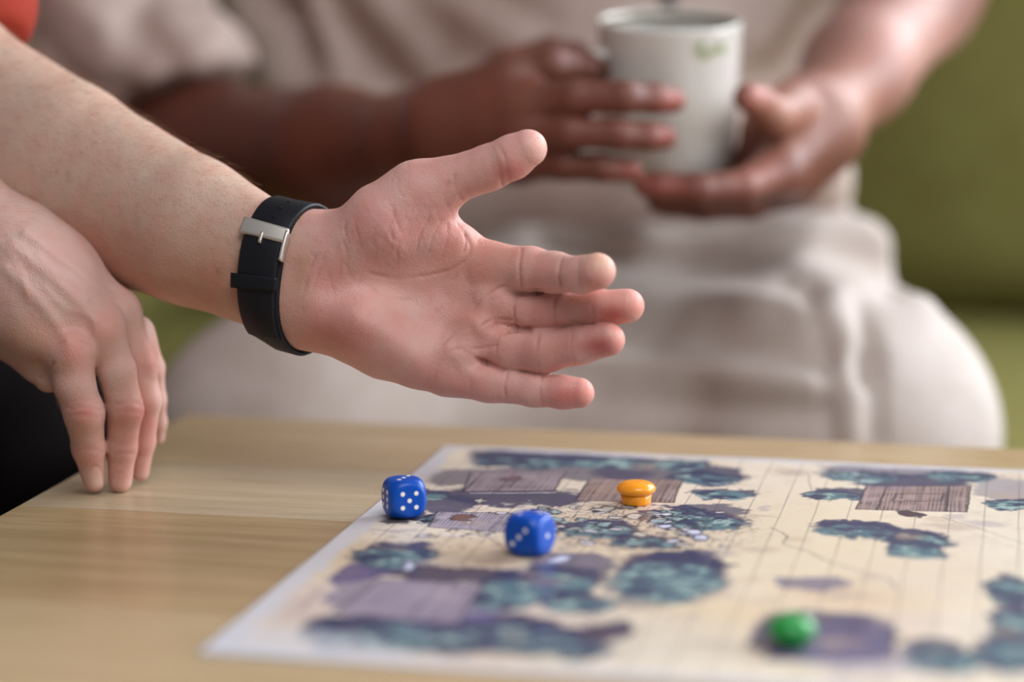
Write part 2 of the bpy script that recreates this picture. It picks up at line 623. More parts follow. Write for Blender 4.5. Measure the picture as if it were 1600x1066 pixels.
def build_map():
    nx, ny = int(MW / 0.00055), int((MY1 - MY0) / 0.0010)
    xs = np.linspace(0, MW, nx)
    ys = np.linspace(0, MY1 - MY0, ny)
    X, Y = np.meshgrid(xs, ys, indexing='ij')
    x = X.ravel(); y = Y.ravel()
    n = len(x)
    P2 = np.stack([x, y], 1)
    wx = x + 0.0045 * fnoise(P2, 80, 3) + 0.0014 * vnoise(P2, 380, 8)
    wy = y + 0.0065 * fnoise(P2, 80, 5) + 0.0018 * vnoise(P2, 380, 9)
    # paper colour
    col = np.tile(lin(226, 213, 194), (n, 1))
    def blend(mask, c):
        k = np.nonzero(mask > 0.002)[0]
        mk = mask[k][:, None]
        col[k] = col[k] * (1 - mk) + np.asarray(c)[None] * mk
    def mix_to(mask, rgb):
        blend(np.clip(mask, 0, 1), lin(*rgb))
    mix_to(0.75 * np.clip(fnoise(P2, 14, 20) * 1.6, 0, 1), (224, 203, 168))
    mix_to(0.6 * np.clip(fnoise(P2, 17, 40) * 1.6, 0, 1), (206, 184, 176))
    mix_to(0.5 * np.clip(fnoise(P2, 120, 41) * 1.2 - 0.1, 0, 1), (186, 168, 150))
    def mp(px, py):
        p = on_plane(px, py, TZ)
        return p[0] - MX0, p[1] - MY0
    def ext(px, py, rx, ry):
        a = mp(px - rx, py); b = mp(px + rx, py)
        c = mp(px, py - ry); d = mp(px, py + ry)
        return max(abs(b[0] - a[0]) / 2, 1e-4), max(abs(c[1] - d[1]) / 2, 1e-4)
    def ell(px, py, rx, ry, soft=0.25, ox=0.0, oy=0.0, warp=1.0):
        cx, cy = mp(px, py)
        ex, ey = ext(px, py, rx, ry)
        xx = x + (wx - x) * warp; yy = y + (wy - y) * warp
        d = np.hypot((xx - cx) / ex - ox, (yy - cy) / ey - oy)
        return np.clip((1 - d) / soft + 0.5, 0, 1)
    def poly(pts, grow=0.0, warp=0.0):
        q = [mp(*p) for p in pts]
        ca = np.mean(q, 0)
        s = None
        area = sum(q[i][0] * q[(i + 1) % len(q)][1] - q[(i + 1) % len(q)][0] * q[i][1] for i in range(len(q)))
        sg = 1 if area > 0 else -1
        xx = x + (wx - x) * warp; yy = y + (wy - y) * warp
        for i in range(len(q)):
            a, b = np.array(q[i]), np.array(q[(i + 1) % len(q)])
            e = b - a
            nn = np.array([e[1], -e[0]]) * sg / np.hypot(*e)
            dd = (xx - a[0]) * nn[0] + (yy - a[1]) * nn[1] - grow
            s = dd if s is None else np.maximum(s, dd)
        return s            # signed distance-like, negative inside
    def line(pts, wid, rgb, a=1.0, warp=0.25):
        q = [mp(*p) for p in pts]
        xx = x + (wx - x) * warp; yy = y + (wy - y) * warp
        d = seg_dist(xx, yy, q)
        mix_to(a * np.clip(1.3 - d / wid, 0, 1), rgb)
    NAVY, DARK = (42, 50, 88), (26, 27, 48)
    TEAL, LTEAL, MAUVE = (92, 126, 134), (160, 186, 180), (156, 142, 150)
    def shadow(px, py, rx, ry, a=0.9, rgb=NAVY):
        mix_to(a * ell(px, py, rx, ry, 0.22, warp=1.5), rgb)
    def bush(px, py, rx, ry, seed=0):
        shadow(px, py - ry * 0.12, rx * 1.05, ry * 1.08, 0.95, NAVY)
        m = ell(px - rx * .03, py + ry * 0.12, rx * 0.92, ry * 0.82, 0.25)
        mix_to(m * 0.9, TEAL)
        k = np.nonzero(m > 0.003)[0]
        Pk = P2[k] * [1.0, 1.25]
        def put(t, a, rgb):
            full = np.zeros(n); full[k] = m[k] * np.clip(t, 0, 1) * a
            mix_to(full, rgb)
        put(fnoise(Pk, 120, 110 + seed, 2) * 3.0, 0.7, (64, 98, 114))
        put(fnoise(Pk, 190, 50 + seed, 2) * 3.6 - 0.25, 0.85, LTEAL)
        put(fnoise(Pk, 110, 70 + seed, 2) * 4.0 - 0.1, 0.92, NAVY)
        put(1 - np.abs(fnoise(Pk, 260, 90 + seed, 2)) * 12, 0.65, DARK)
    def house(pts, rgb, rows=0.0022, ink=0.75, shade=None):
        s = poly(pts, warp=0.15)
        ins = np.clip(-s / 0.0006 + 0.5, 0, 1)
        mix_to(ins, rgb)
        j = vnoise(np.stack([x * 600, y * 30], 1), 1.0, 4)
        lines = np.clip(1.3 - np.abs((x / rows + 0.8 * vnoise(np.stack([x * 500, y * 18], 1), 0.6, 14)) % 1.0 - 0.5) * 6.5 * max(rows / 0.004, 0.6), 0, 1)
        mix_to(ins * lines * ink * np.clip(0.7 + 0.6 * vnoise(P2, 160, 11), 0, 1), DARK)
        mix_to(ins * 0.35 * np.clip(fnoise(P2, 70, 15), 0, 1), (206, 190, 186))
        rowl = np.clip(1.15 - np.abs((y / (rows * 5) + 0.3 * vnoise(P2, 60, 12)) % 1.0 - 0.5) * 11, 0, 1)
        mix_to(ins * rowl * 0.25 * ink, DARK)
        edge = np.clip(1.3 - np.abs(s) / 0.0007, 0, 1)
        mix_to(edge * 0.9, DARK)
    # soft purple and sandy washes
    for (a, b, c, d, rgb, al) in [(520, 870, 80, 30, (205, 178, 140), .6), (470, 960, 60, 30, (190, 168, 162), .6),
                                  (960, 870, 150, 40, (216, 196, 158), .6), (1250, 850, 200, 90, (220, 202, 170), .6),
                                  (1130, 965, 90, 30, (214, 188, 150), .5), (1330, 935, 120, 25, (212, 182, 150), .6),
                                  (1450, 900, 120, 40, (216, 200, 180), .6), (1010, 1000, 160, 40, (205, 196, 182), .6),
                                  (760, 870, 110, 25, (190, 164, 138), .6), (960, 826, 170, 34, (196, 176, 156), .7)]:
        mix_to(al * ell(a, b, c, d, 0.9), rgb)
    # shadows painted in the print
    shadow(880, 718, 155, 12, 0.95); shadow(740, 748, 75, 14, 0.75, (84, 82, 108)); shadow(900, 742, 120, 12, 0.8, (70, 68, 96))
    shadow(800, 780, 130, 14, 0.95, (62, 62, 92)); shadow(690, 792, 55, 16, 0.9)
    shadow(590, 800, 40, 8, 0.9, DARK); shadow(625, 812, 40, 8, 0.9, DARK)
    shadow(1010, 742, 90, 14, 0.85, (66, 64, 92)); shadow(1110, 745, 55, 14, 0.9)
    shadow(1400, 738, 118, 13, 0.85, (112, 108, 130)); shadow(1420, 756, 95, 12, 0.95)
    shadow(1585, 770, 60, 18, 0.7, (140, 134, 150)); shadow(1315, 776, 42, 10, 0.9)
    shadow(1340, 827, 72, 8, 0.95); shadow(1420, 840, 62, 10, 0.95)
    shadow(1065, 815, 60, 9, 0.9); shadow(1110, 800, 55, 9, 0.8)
    shadow(690, 900, 130, 12, 0.95, (62, 58, 82)); shadow(620, 985, 150, 18, 0.95); shadow(790, 985, 110, 22, 0.95)
    shadow(555, 925, 40, 25, 0.7, (98, 92, 132)); shadow(740, 945, 60, 34, 0.8, (96, 94, 136)); shadow(565, 900, 42, 16, 0.9, (88, 80, 124))
    shadow(890, 885, 70, 16, 0.85, (86, 84, 112)); shadow(1285, 985, 110, 26, 0.9, (70, 66, 96)); shadow(1000, 945, 40, 14, 0.5)
    shadow(1265, 915, 60, 12, 0.8, (100, 98, 128)); shadow(1460, 1020, 50, 24, 0.92, (60, 68, 96)); shadow(1060, 885, 75, 22, 0.97, (44, 48, 84))
    shadow(935, 992, 56, 17, 0.95, (56, 50, 80)); shadow(1330, 1005, 70, 36, 0.9, (84, 80, 112)); shadow(1205, 1000, 40, 30, 0.9, (60, 56, 84))
    shadow(870, 925, 60, 14, 0.7); shadow(1350, 1035, 110, 22, 0.5, (140, 138, 170))
    # bushes
    for i, b in enumerate([(815, 726, 80, 10), (950, 727, 70, 8), (1060, 730, 50, 9), (1100, 752, 55, 10), (1130, 776, 46, 8),
                           (655, 778, 48, 11), (1095, 818, 72, 14), (1055, 806, 55, 9), (620, 872, 68, 20), (1045, 908, 92, 38),
                           (860, 918, 80, 26), (800, 930, 60, 30), (640, 1000, 170, 26), (800, 1000, 120, 22), (545, 1003, 60, 18),
                           (1340, 748, 62, 9), (1500, 749, 58, 8), (1300, 779, 46, 7), (1335, 834, 70, 10), (1430, 848, 60, 11), (1432, 866, 50, 13),
                           (1590, 930, 48, 24), (1590, 990, 45, 34), (1580, 1030, 60, 30), (890, 1018, 70, 16), (1590, 792, 55, 8), (1480, 1035, 60, 18),
                           (700, 818, 45, 8), (930, 832, 75, 12), (1010, 850, 60, 9), (905, 948, 60, 16)]):
        bush(*b, seed=i)
    for i, b in enumerate([(1700, 760, 70, 12), (1830, 770, 60, 10), (1760, 850, 80, 18), (1720, 930, 70, 26), (1900, 900, 80, 22), (1800, 1010, 90, 28), (1980, 800, 60, 12), (1950, 990, 60, 26)]):
        bush(*b, seed=40 + i)
    # houses
    house([(1740, 775), (1880, 775), (1885, 812), (1735, 812)], (158, 134, 130), 0.0024)
    house([(1840, 925), (1990, 925), (2010, 975), (1845, 978)], MAUVE, 0.0040)
    house([(735, 741), (884, 741), (866, 771), (724, 771)], MAUVE, 0.0040)
    house([(920, 752), (1066, 752), (1052, 789), (900, 786)], (150, 128, 122), 0.0028)
    house([(684, 802), (800, 806), (792, 836), (670, 826)], (172, 162, 176), 0.0024, 0.6)
    house([(598, 908), (756, 916), (714, 978), (520, 962)], (148, 137, 154), 0.012, 0.45)
    house([(1353, 763), (1517, 762), (1510, 803), (1338, 800)], (158, 134, 130), 0.0024)
    house([(1225, 985), (1395, 980), (1398, 1034), (1195, 1036)], (98, 93, 124), 0.012, 0.3)
    # tiny things on the roofs and thresholds
    for (a, b, c, d, rgb) in [(795, 752, 16, 4, (120, 90, 96)), (728, 812, 17, 4, (120, 86, 80)), 
                              (1420, 807, 19, 6, (70, 52, 66))]:
        mix_to(ell(a, b, c + 3, d + 1, 0.2), DARK)
        mix_to(ell(a, b, c, d, 0.3), rgb)
    line([(1400, 775), (1475, 774), (1470, 786), (1395, 787), (1400, 775)], 0.0011, DARK, .7, 0.1)
    line([(1385, 763), (1370, 801)], 0.0008, DARK, .9, 0.1); line([(1482, 763), (1478, 802)], 0.0008, DARK, .9, 0.1)
    line([(735, 774), (866, 774)], 0.0008, (225, 222, 230)); line([(905, 791), (1050, 792)], 0.0007, (222, 216, 214), .8)
    line([(690, 838), (770, 841)], 0.0008, (220, 218, 232), .9)
    # stones and scribbles between the houses
    rs = np.random.default_rng(11)
    ink = np.clip(1.2 - np.abs(fnoise(P2 * [1, 0.8], 210, 130, 2)) * 9, 0, 1) * ell(985, 828, 190, 38, 0.5)
    mix_to(0.8 * ink, DARK)
    mix_to(0.5 * np.clip(1.2 - np.abs(fnoise(P2, 150, 140, 2)) * 14, 0, 1) * ell(760, 860, 230, 60, 0.8), (96, 80, 84))
    for k in range(72):
        px = rs.uniform(840, 1130) if k < 60 else rs.uniform(640, 860)
        py = rs.uniform(794, 862) if k < 60 else rs.uniform(775, 850)
        r = rs.uniform(5, 15)
        o = ell(px, py, r * 1.2, r * 0.30, 0.3)
        mix_to(0.85 * o, DARK)
        mix_to(0.95 * ell(px, py, r * 0.85, r * 0.17, 0.3), [(212, 206, 214), (196, 190, 182), (150, 172, 176)][k % 3])
    for k in range(34):
        px = rs.uniform(560, 680); py = 796 + (px - 560) * 0.15 + rs.uniform(-6, 8)
        mix_to(0.85 * ell(px, py, rs.uniform(4, 10), rs.uniform(1, 2.2), 0.5), DARK)
    for k in range(60):
        px = rs.uniform(500, 1590); py = rs.uniform(730, 1020)
        mix_to(0.35 * ell(px, py, rs.uniform(10, 40), rs.uniform(2, 6), 0.9), [(150, 124, 116), (120, 112, 140), (176, 150, 126)][k % 3])
    for (a, b, c, d) in [(875, 880, 14, 5), (640, 888, 8, 6), (1085, 835, 12, 4), (1040, 825, 12, 3), (1092, 842, 10, 3)]:
        mix_to(ell(a, b, c + 4, d + 2, 0.3), NAVY)
        mix_to(ell(a, b, c, d, 0.4), (206, 208, 226))
    # cracks and paths
    line([(1205, 828), (1232, 842), (1222, 854), (1262, 866), (1300, 884), (1390, 910), (1400, 925)], 0.0007, (96, 82, 82), .75)
    line([(1215, 733), (1262, 742), (1268, 770)], 0.0006, (110, 96, 100), .6)
    line([(1470, 812), (1530, 830), (1600, 852)], 0.0007, (120, 106, 104), .6)
    line([(1180, 850), (1120, 862), (1100, 890)], 0.0007, (130, 112, 104), .5)
    line([(700, 830), (760, 842), (790, 862)], 0.0008, (124, 100, 90), .6)
    line([(430, 905), (500, 925), (470, 960)], 0.002, (170, 150, 150), .5)
    # ruled squares
    gx0 = mp(1244, 751)[0]
    for k in range(-40, 40):
        gx = gx0 + k * 0.0180
        if 0.012 < gx < MW - 0.012:
            mix_to(0.62 * np.clip(1.3 - np.abs(x - gx + 0.0004 * vnoise(P2, 25, 77)) / 0.00042, 0, 1) * (0.8 + 0.2 * vnoise(P2, 50, 78)), (58, 54, 66))
    # bare margin of the sheet
    L = MY1 - MY0
    edge = np.minimum(np.minimum(x, MW - x) * 0.8, np.minimum(y, L - y))
    mix_to(np.clip((0.012 + 0.004 * fnoise(P2, 60, 31) - edge) / 0.005, 0, 1) * 0.9, (204, 202, 208))
    mix_to(0.85 * np.clip(1 - np.hypot(x / 0.10, (y - 0.0) / 0.05), 0, 1) ** 0.4, (202, 202, 210))
    col = np.clip(col, 0.005, 0.95)
    # the sheet: faintly wavy, one edge a touch lifted
    z = 0.0012 + 0.00025 * np.sin(x * 40 + y * 13) + 0.0003 * fnoise(P2, 8, 60)
    V = np.stack([MX0 + x, MY0 + y, TZ + z], 1)
    i = np.arange(nx - 1)[:, None] * ny + np.arange(ny - 1)[None]
    i = i.ravel()
    Q = np.stack([i, i + ny, i + ny + 1, i + 1], 1)
    # underside rim
    border = np.concatenate([np.arange(nx) * ny, (nx - 1) * ny + np.arange(1, ny), (np.arange(nx - 1)[::-1]) * ny + ny - 1, np.arange(1, ny - 1)[::-1]])
    nb = len(border)
    Vb = V[border].copy(); Vb[:, 2] = TZ + 0.0002
    Vall = np.concatenate([V, Vb]); call = np.concatenate([col, np.tile(lin(225, 222, 220), (nb, 1))])
    k = np.arange(nb); k2 = (k + 1) % nb
    Qb = np.stack([border[k], n + k, n + k2, border[k2]], 1)
    Q = np.concatenate([Q, Qb])
    m = new_mat('printed_card', (0.6, 0.6, 0.6), 0.38, spec=0.45)
    attr_color(m)
    add_bump(m, 500, 0.0001)
    o = mesh_obj('board_game_map', Vall, Q, m, None, (MX0, MY0, TZ), True, call)
    tag(o, 'printed fantasy village map sheet with houses, teal bushes and ruled squares', 'game board')


build_map()

# ------------------------------------------------------------------ dice and counters
m_blue = new_mat('blue_plastic', lin(0, 78, 182), 0.34, spec=0.35)
m_pip = new_mat('white_ink', lin(245, 243, 238), 0.4)
ds = 0.0105


def die_r(d):
    d = d / np.linalg.norm(d)
    a = ds / (np.sum(np.abs(d) ** 10) ** (1 / 10))
    s = ds * 1.30
    return (a ** -18 + s ** -18) ** (-1 / 18)


def die(name, label, px, py, yaw_off, front, leftf, rightf):
    c = on_plane(px, py, TZ + 0.0012 + ds)
    root = empty(name, (c[0], c[1], TZ + 0.0014), label, 'die', 'blue dice on the map')
    n = 22
    V, F, key = [], [], {}
    for ax in range(3):
        for s in (-1, 1):
            grid = np.linspace(-1, 1, n)
            ids = []
            for a in grid:
                row = []
                for b in grid:
                    d = np.zeros(3); d[ax] = s; d[(ax + 1) % 3] = math.tan(a * math.pi / 4); d[(ax + 2) % 3] = math.tan(b * math.pi / 4)
                    k = tuple(np.round(d, 5))
                    if k not in key:
                        key[k] = len(V)
                        dn = d / np.linalg.norm(d)
                        V.append(dn * die_r(dn) + [0, 0, ds])
                    row.append(key[k])
                ids.append(row)
            for i in range(n - 1):
                for j in range(n - 1):
                    q = (ids[i][j], ids[i + 1][j], ids[i + 1][j + 1], ids[i][j + 1])
                    F.append(q if s > 0 else q[::-1])
    me = bpy.data.meshes.new('die_body')
    me.from_pydata([tuple(v) for v in V], [], F)
    me.polygons.foreach_set('use_smooth', np.full(len(me.polygons), True))
    me.materials.append(m_blue)
    body = bpy.data.objects.new('die_body', me)
    C.objects.link(body); body.parent = root
    # direction from die to camera on the table plane; front face turned by yaw_off (positive = to the camera's right)
    toc = math.atan2(CAM[1] - c[1], CAM[0] - c[0])
    root.rotation_euler = (0, 0, toc + math.pi / 2 + yaw_off)       # local -Y looks along toc + yaw_off
    t = 0.36
    lay = {1: [(0, 0)], 2: [(-t, -t), (t, t)], 3: [(-t, -t), (0, 0), (t, t)], 4: [(-t, -t), (t, t), (-t, t), (t, -t)],
           5: [(-t, -t), (t, t), (-t, t), (t, -t), (0, 0)], 6: [(-t, -t), (-t, 0), (-t, t), (t, -t), (t, 0), (t, t)]}
    faces = [((0, -1, 0), (1, 0, 0), (0, 0, 1), front), ((0, 1, 0), (1, 0, 0), (0, 0, 1), 7 - front),
             ((-1, 0, 0), (0, -1, 0), (0, 0, 1), leftf), ((1, 0, 0), (0, 1, 0), (0, 0, 1), rightf)]
    rest = [k for k in (1, 2, 3, 4, 5, 6) if k not in (front, 7 - front, leftf, rightf)]
    faces += [((0, 0, 1), (1, 0, 0), (0, 1, 0), rest[0]), ((0, 0, -1), (1, 0, 0), (0, 1, 0), rest[1])]
    pm = None
    for nrm, u, v, k in faces:
        nrm, u, v = map(np.array, (nrm, u, v))
        for (a, b) in lay[k]:
            d = nrm + a * 1.0 * u + b * v
            p = d / np.linalg.norm(d) * die_r(d)
            if pm is None:
                Vp, Fp = lathe([(0.00125, -0.0006), (0.00125, 0.00005), (0.0011, 0.00010)], 16)
                pm = bpy.data.meshes.new('pip')
                pm.from_pydata(Vp, [], Fp)
                pm.materials.append(m_pip)
            o = bpy.data.objects.new('pip', pm)
            C.objects.link(o)
            o.parent = root
            o.location = Vector([float(q) for q in p + np.array([0, 0, ds])])
            o.rotation_euler = Vector([float(q) for q in nrm]).to_track_quat('Z', 'Y').to_euler()
    return root


die('die', 'blue die by the left edge of the map with five white pips facing', 631, 777, R(17), 5, 6, 1)
die('die', 'blue die nearer the middle of the map showing three and one pips', 828, 834, R(-32), 3, 5, 1)


def counter(name, label, px, py, mat, zc=0.0085, hh=0.0042, sr=1.0):
    c = on_plane(px, py, TZ + 0.007)
    root = empty(name, (c[0], c[1], TZ + 0.0013), label, 'game piece', 'plastic counters on the map')
    V, F = lathe([(0.0004, 0), (0.0076 * sr, 0), (0.0082 * sr, 0.0006), (0.0082 * sr, 0.0028), (0.0086 * sr, 0.0055)], 48)
    me = bpy.data.meshes.new('stem'); me.from_pydata(V, [], F); me.materials.append(mat)
    o = bpy.data.objects.new('stem', me); C.objects.link(o); o.parent = root
    prof = [(0.0004, zc - hh)]
    for k in range(1, 24):
        a = -math.pi / 2 + math.pi * k / 24
        prof.append((0.0108 * math.cos(a) ** 0.75, zc + hh * math.sin(a)))
    prof.append((0.0002, zc + hh))
    V, F = lathe(prof, 48)
    me2 = bpy.data.meshes.new('cap'); me2.from_pydata(V, [], F); me2.materials.append(mat)
    o = bpy.data.objects.new('cap', me2); C.objects.link(o); o.parent = root
    for q in (me, me2):
        q.polygons.foreach_set('use_smooth', np.full(len(q.polygons), True))


m_or = new_mat('orange_plastic', lin(252, 160, 26), 0.3, spec=0.5, coat=0.2)
m_gr = new_mat('green_plastic', lin(28, 150, 66), 0.3, spec=0.5, coat=0.2)
counter('game_counter', 'orange mushroom-shaped plastic counter beside a house on the map', 994, 771, m_or)
counter('game_counter', 'green rounded plastic counter near the front of the map', 1237, 990, m_gr, 0.0078, 0.0062, 0.8)

# ------------------------------------------------------------------ person at the left: two bare arms, rust shirt, dark trousers
def skin_material(name, sss, spec=0.42, rough=0.48, scale=1.0):
    m = new_mat(name, (0.5, 0.3, 0.2), rough, spec=spec)
    a = attr_color(m)
    b = m.node_tree.nodes['Principled BSDF']
    b.inputs['Subsurface Weight'].default_value = sss
    b.inputs['Subsurface Radius'].default_value = (1.0, 0.35, 0.18)
    b.inputs['Subsurface Scale'].default_value = 0.006
    nt = m.node_tree
    # mottling of the skin
    n = nd(m, 'ShaderNodeTexNoise'); n.inputs['Scale'].default_value = 70; n.inputs['Detail'].default_value = 4
    tc = nd(m, 'ShaderNodeTexCoord'); nt.links.new(tc.outputs['Object'], n.inputs['Vector'])
    cr = nd(m, 'ShaderNodeValToRGB')
    cr.color_ramp.elements[0].position = 0.3; cr.color_ramp.elements[1].position = 0.7
    cr.color_ramp.elements[0].color = (1.0, 0.84, 0.82, 1); cr.color_ramp.elements[1].color = (1.0, 1.05, 1.04, 1)
    nt.links.new(n.outputs[0], cr.inputs[0])
    mx = nd(m, 'ShaderNodeMix', data_type='RGBA', blend_type='MULTIPLY')
    mx.inputs['Factor'].default_value = 0.8
    nt.links.new(a.outputs['Color'], mx.inputs[6]); nt.links.new(cr.outputs[0], mx.inputs[7])
    nt.links.new(mx.outputs[2], b.inputs['Base Color'])
    add_bump(m, 1100, 0.00016 * scale, kind='voronoi')
    add_bump(m, 420, 0.00017 * scale, detail=4)
    return m


m_skin = skin_material('fair_skin', 0.25)


def palm_hand(P):
    n = ZA
    rad = chain(P, [J(458, 398, 1.335, 58), J(300, 333, 1.362, 84), J(100, 245, 1.405, 116), J(-130, 120, 1.46, 128)], 0.006, n, 1.15)
    uln = chain(P, [J(448, 470, 1.335, 58), J(300, 388, 1.362, 86), J(100, 310, 1.405, 112), J(-130, 170, 1.46, 128)], 0.006, n, 1.15)
    arm = smin(rad, uln, 0.03)
    upper = cap(P, *(lambda a, b: (a[0], b[0], a[1], b[1]))(J(-130, 150, 1.46, 125), J(-230, -420, 1.55, 140)))
    arm = smin(arm, upper, 0.03)
    k = 0.012
    palm = chain(P, [J(480, 392, 1.333, 52), J(560, 385, 1.333, 50), J(765, 416, 1.322, 38)], 0.006, n, 1.1)
    palm = smin(palm, chain(P, [J(490, 428, 1.336, 50), J(772, 470, 1.324, 38)], 0.006, n, 1.1), k)
    palm = smin(palm, chain(P, [J(490, 458, 1.336, 50), J(748, 528, 1.322, 37)], 0.006, n, 1.1), k)
    palm = smin(palm, chain(P, [J(484, 488, 1.334, 50), J(600, 545, 1.330, 44), J(705, 582, 1.320, 36)], 0.006, n, 1.1), k)
    palm = smin(palm, chain(P, [J(505, 480, 1.322, 44), J(560, 505, 1.318, 46), J(650, 555, 1.318, 38)], 0.006), 0.014)   # hypothenar
    palm = smin(palm, chain(P, [J(535, 392, 1.322, 52), J(600, 345, 1.314, 58), J(652, 306, 1.312, 47)], 0.006), 0.014)   # thenar
    palm = smin(palm, chain(P, [J(650, 345, 1.322, 44), J(712, 378, 1.320, 31)], 0.006), 0.012)                            # web of the thumb
    for (x, y) in ((792, 424), (778, 470), (752, 515), (722, 555)):
        palm = smin(palm, cap(P, cpt(x - 12, y, 1.313), cpt(x, y, 1.312), 0.0088, 0.0088), 0.010)
    hand = smin(palm, arm, 0.022)
    fingers = [
        [J(765, 416, 1.318, 38), J(830, 421, 1.303, 34), J(868, 426, 1.292, 31), J(908, 430, 1.272, 28), J(934, 424, 1.262, 28.5)],
        [J(775, 480, 1.320, 36), J(830, 487, 1.310, 32), J(858, 486, 1.305, 31), J(880, 485, 1.302, 29.5), J(935, 482, 1.295, 28.5), J(980, 478, 1.290, 27)],
        [J(745, 533, 1.320, 35), J(800, 547, 1.310, 34), J(850, 549, 1.300, 33), J(905, 540, 1.292, 29.5), J(950, 531, 1.287, 26.5)],
        [J(702, 584, 1.318, 36), J(765, 598, 1.312, 30), J(835, 609, 1.303, 26), J(880, 613, 1.298, 25), J(905, 614, 1.296, 24)],
        [J(652, 302, 1.314, 46), J(700, 284, 1.308, 38), J(765, 262, 1.300, 35), J(800, 246, 1.294, 34), J(825, 232, 1.290, 30)],
    ]
    d = None
    for i, js in enumerate(fingers):
        fg = chain(P, js, 0.0035)
        u = smin(hand, fg, 0.012 if i == 4 else 0.004)
        d = u if d is None else np.minimum(d, u)
    return d


def rest_hand(P):
    arm = chain(P, [J(40, 440, 1.352, 105), J(-90, 340, 1.375, 92), J(-260, 220, 1.40, 100), J(-560, 30, 1.46, 132), J(-640, -420, 1.58, 145)], 0.02)
    k = 0.010
    D = {0: (1.325, 112, 548), 1: (1.335, 152, 515), 2: (1.352, 186, 488), 3: (1.375, 215, 520)}
    back = chain(P, [J(0, 465, 1.345, 62), J(60, 510, 1.336, 50), J(108, 550, 1.331, 35)], 0.006)
    back = smin(back, chain(P, [J(20, 420, 1.345, 62), J(100, 470, 1.338, 50), J(158, 518, 1.338, 34)], 0.006), k)
    back = smin(back, chain(P, [J(30, 395, 1.355, 60), J(100, 432, 1.350, 50), J(184, 484, 1.356, 32)], 0.006), k)
    back = smin(back, chain(P, [J(40, 385, 1.372, 60), J(120, 440, 1.372, 46), J(205, 540, 1.376, 30)], 0.006), k)
    back = smin(back, chain(P, [J(10, 500, 1.355, 55), J(60, 560, 1.350, 34), J(76, 590, 1.345, 24)], 0.006), k)
    hand = smin(arm, back, 0.016)
    fingers = [
        [J(112, 552, 1.330, 34), J(116, 600, 1.332, 31.5), J(131, 645, 1.337, 31), J(138, 700, 1.349, 25), J(147, 751, 1.357, 18)],
        [J(160, 518, 1.340, 33), J(182, 580, 1.343, 29), J(195, 640, 1.350, 28), J(190, 700, 1.358, 23), J(188, 752, 1.362, 18.5)],
        [J(188, 488, 1.358, 31), J(216, 560, 1.364, 25), J(229, 625, 1.368, 22), J(224, 690, 1.376, 18), J(219, 738, 1.380, 14)],
        [J(215, 520, 1.380, 27), J(236, 575, 1.388, 20), J(243, 625, 1.396, 16), J(247, 660, 1.404, 13), J(247, 684, 1.408, 11)],
        [J(60, 520, 1.375, 40), J(100, 580, 1.40, 28), J(118, 625, 1.42, 25), J(126, 668, 1.425, 20)],
    ]
    d = None
    for i, js in enumerate(fingers):
        fg = chain(P, js, 0.0035)
        u = smin(hand, fg, 0.007)
        d = u if d is None else np.minimum(d, u)
    return d


def relief(P, N, feats, facing=0.1):
    """creases (negative) and ridges (positive) given as polylines; width and depth in mm"""
    x, y = pix(P)
    D = -P[:, 2]
    view = -P / np.linalg.norm(P, axis=1)[:, None]
    fw = np.clip(((N * view).sum(1) - facing) * 4, 0, 1)
    off = np.zeros(len(P)); dark = np.zeros(len(P))
    for pts, wid, dep, dk in feats:
        xs = [p[0] for p in pts]; ys = [p[1] for p in pts]
        wpx = wid * 0.001 * FPX / 1.31
        m = (x > min(xs) - 4 * wpx) & (x < max(xs) + 4 * wpx) & (y > min(ys) - 4 * wpx) & (y < max(ys) + 4 * wpx)
        if not m.any():
            continue
        d = seg_dist(x[m], y[m], pts) / wpx
        g = np.exp(-d * d)
        if dep < 0 and wid < 2:
            g = g * np.clip(0.75 + 0.9 * vnoise(np.stack([x[m], y[m]], 1), 0.07, 33), 0.15, 1.2)
        off[m] += dep * 0.001 * g * fw[m]
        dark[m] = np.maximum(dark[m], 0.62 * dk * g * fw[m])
    return off, dark


def spots(x, y, col, lst):
    for (a, b, rx, ry, rgb, al) in lst:
        g = al * np.exp(-(((x - a) / rx) ** 2 + ((y - b) / ry) ** 2))
        col = col * (1 - g[:, None]) + lin(*rgb)[None] * g[:, None]
    return col


def curve(pts, n=6):
    """Catmull-Rom through pixel points"""
    p = [np.array(q, float) for q in pts]
    p = [2 * p[0] - p[1]] + p + [2 * p[-1] - p[-2]]
    out = []
    for i in range(1, len(p) - 2):
        for k in range(n):
            t = k / n
            out.append(tuple(0.5 * ((2 * p[i]) + (-p[i - 1] + p[i + 1]) * t + (2 * p[i - 1] - 5 * p[i] + 4 * p[i + 1] - p[i + 2]) * t * t
                                    + (-p[i - 1] + 3 * p[i] - 3 * p[i + 1] + p[i + 2]) * t ** 3)))
    out.append(tuple(p[-2]))
    return out


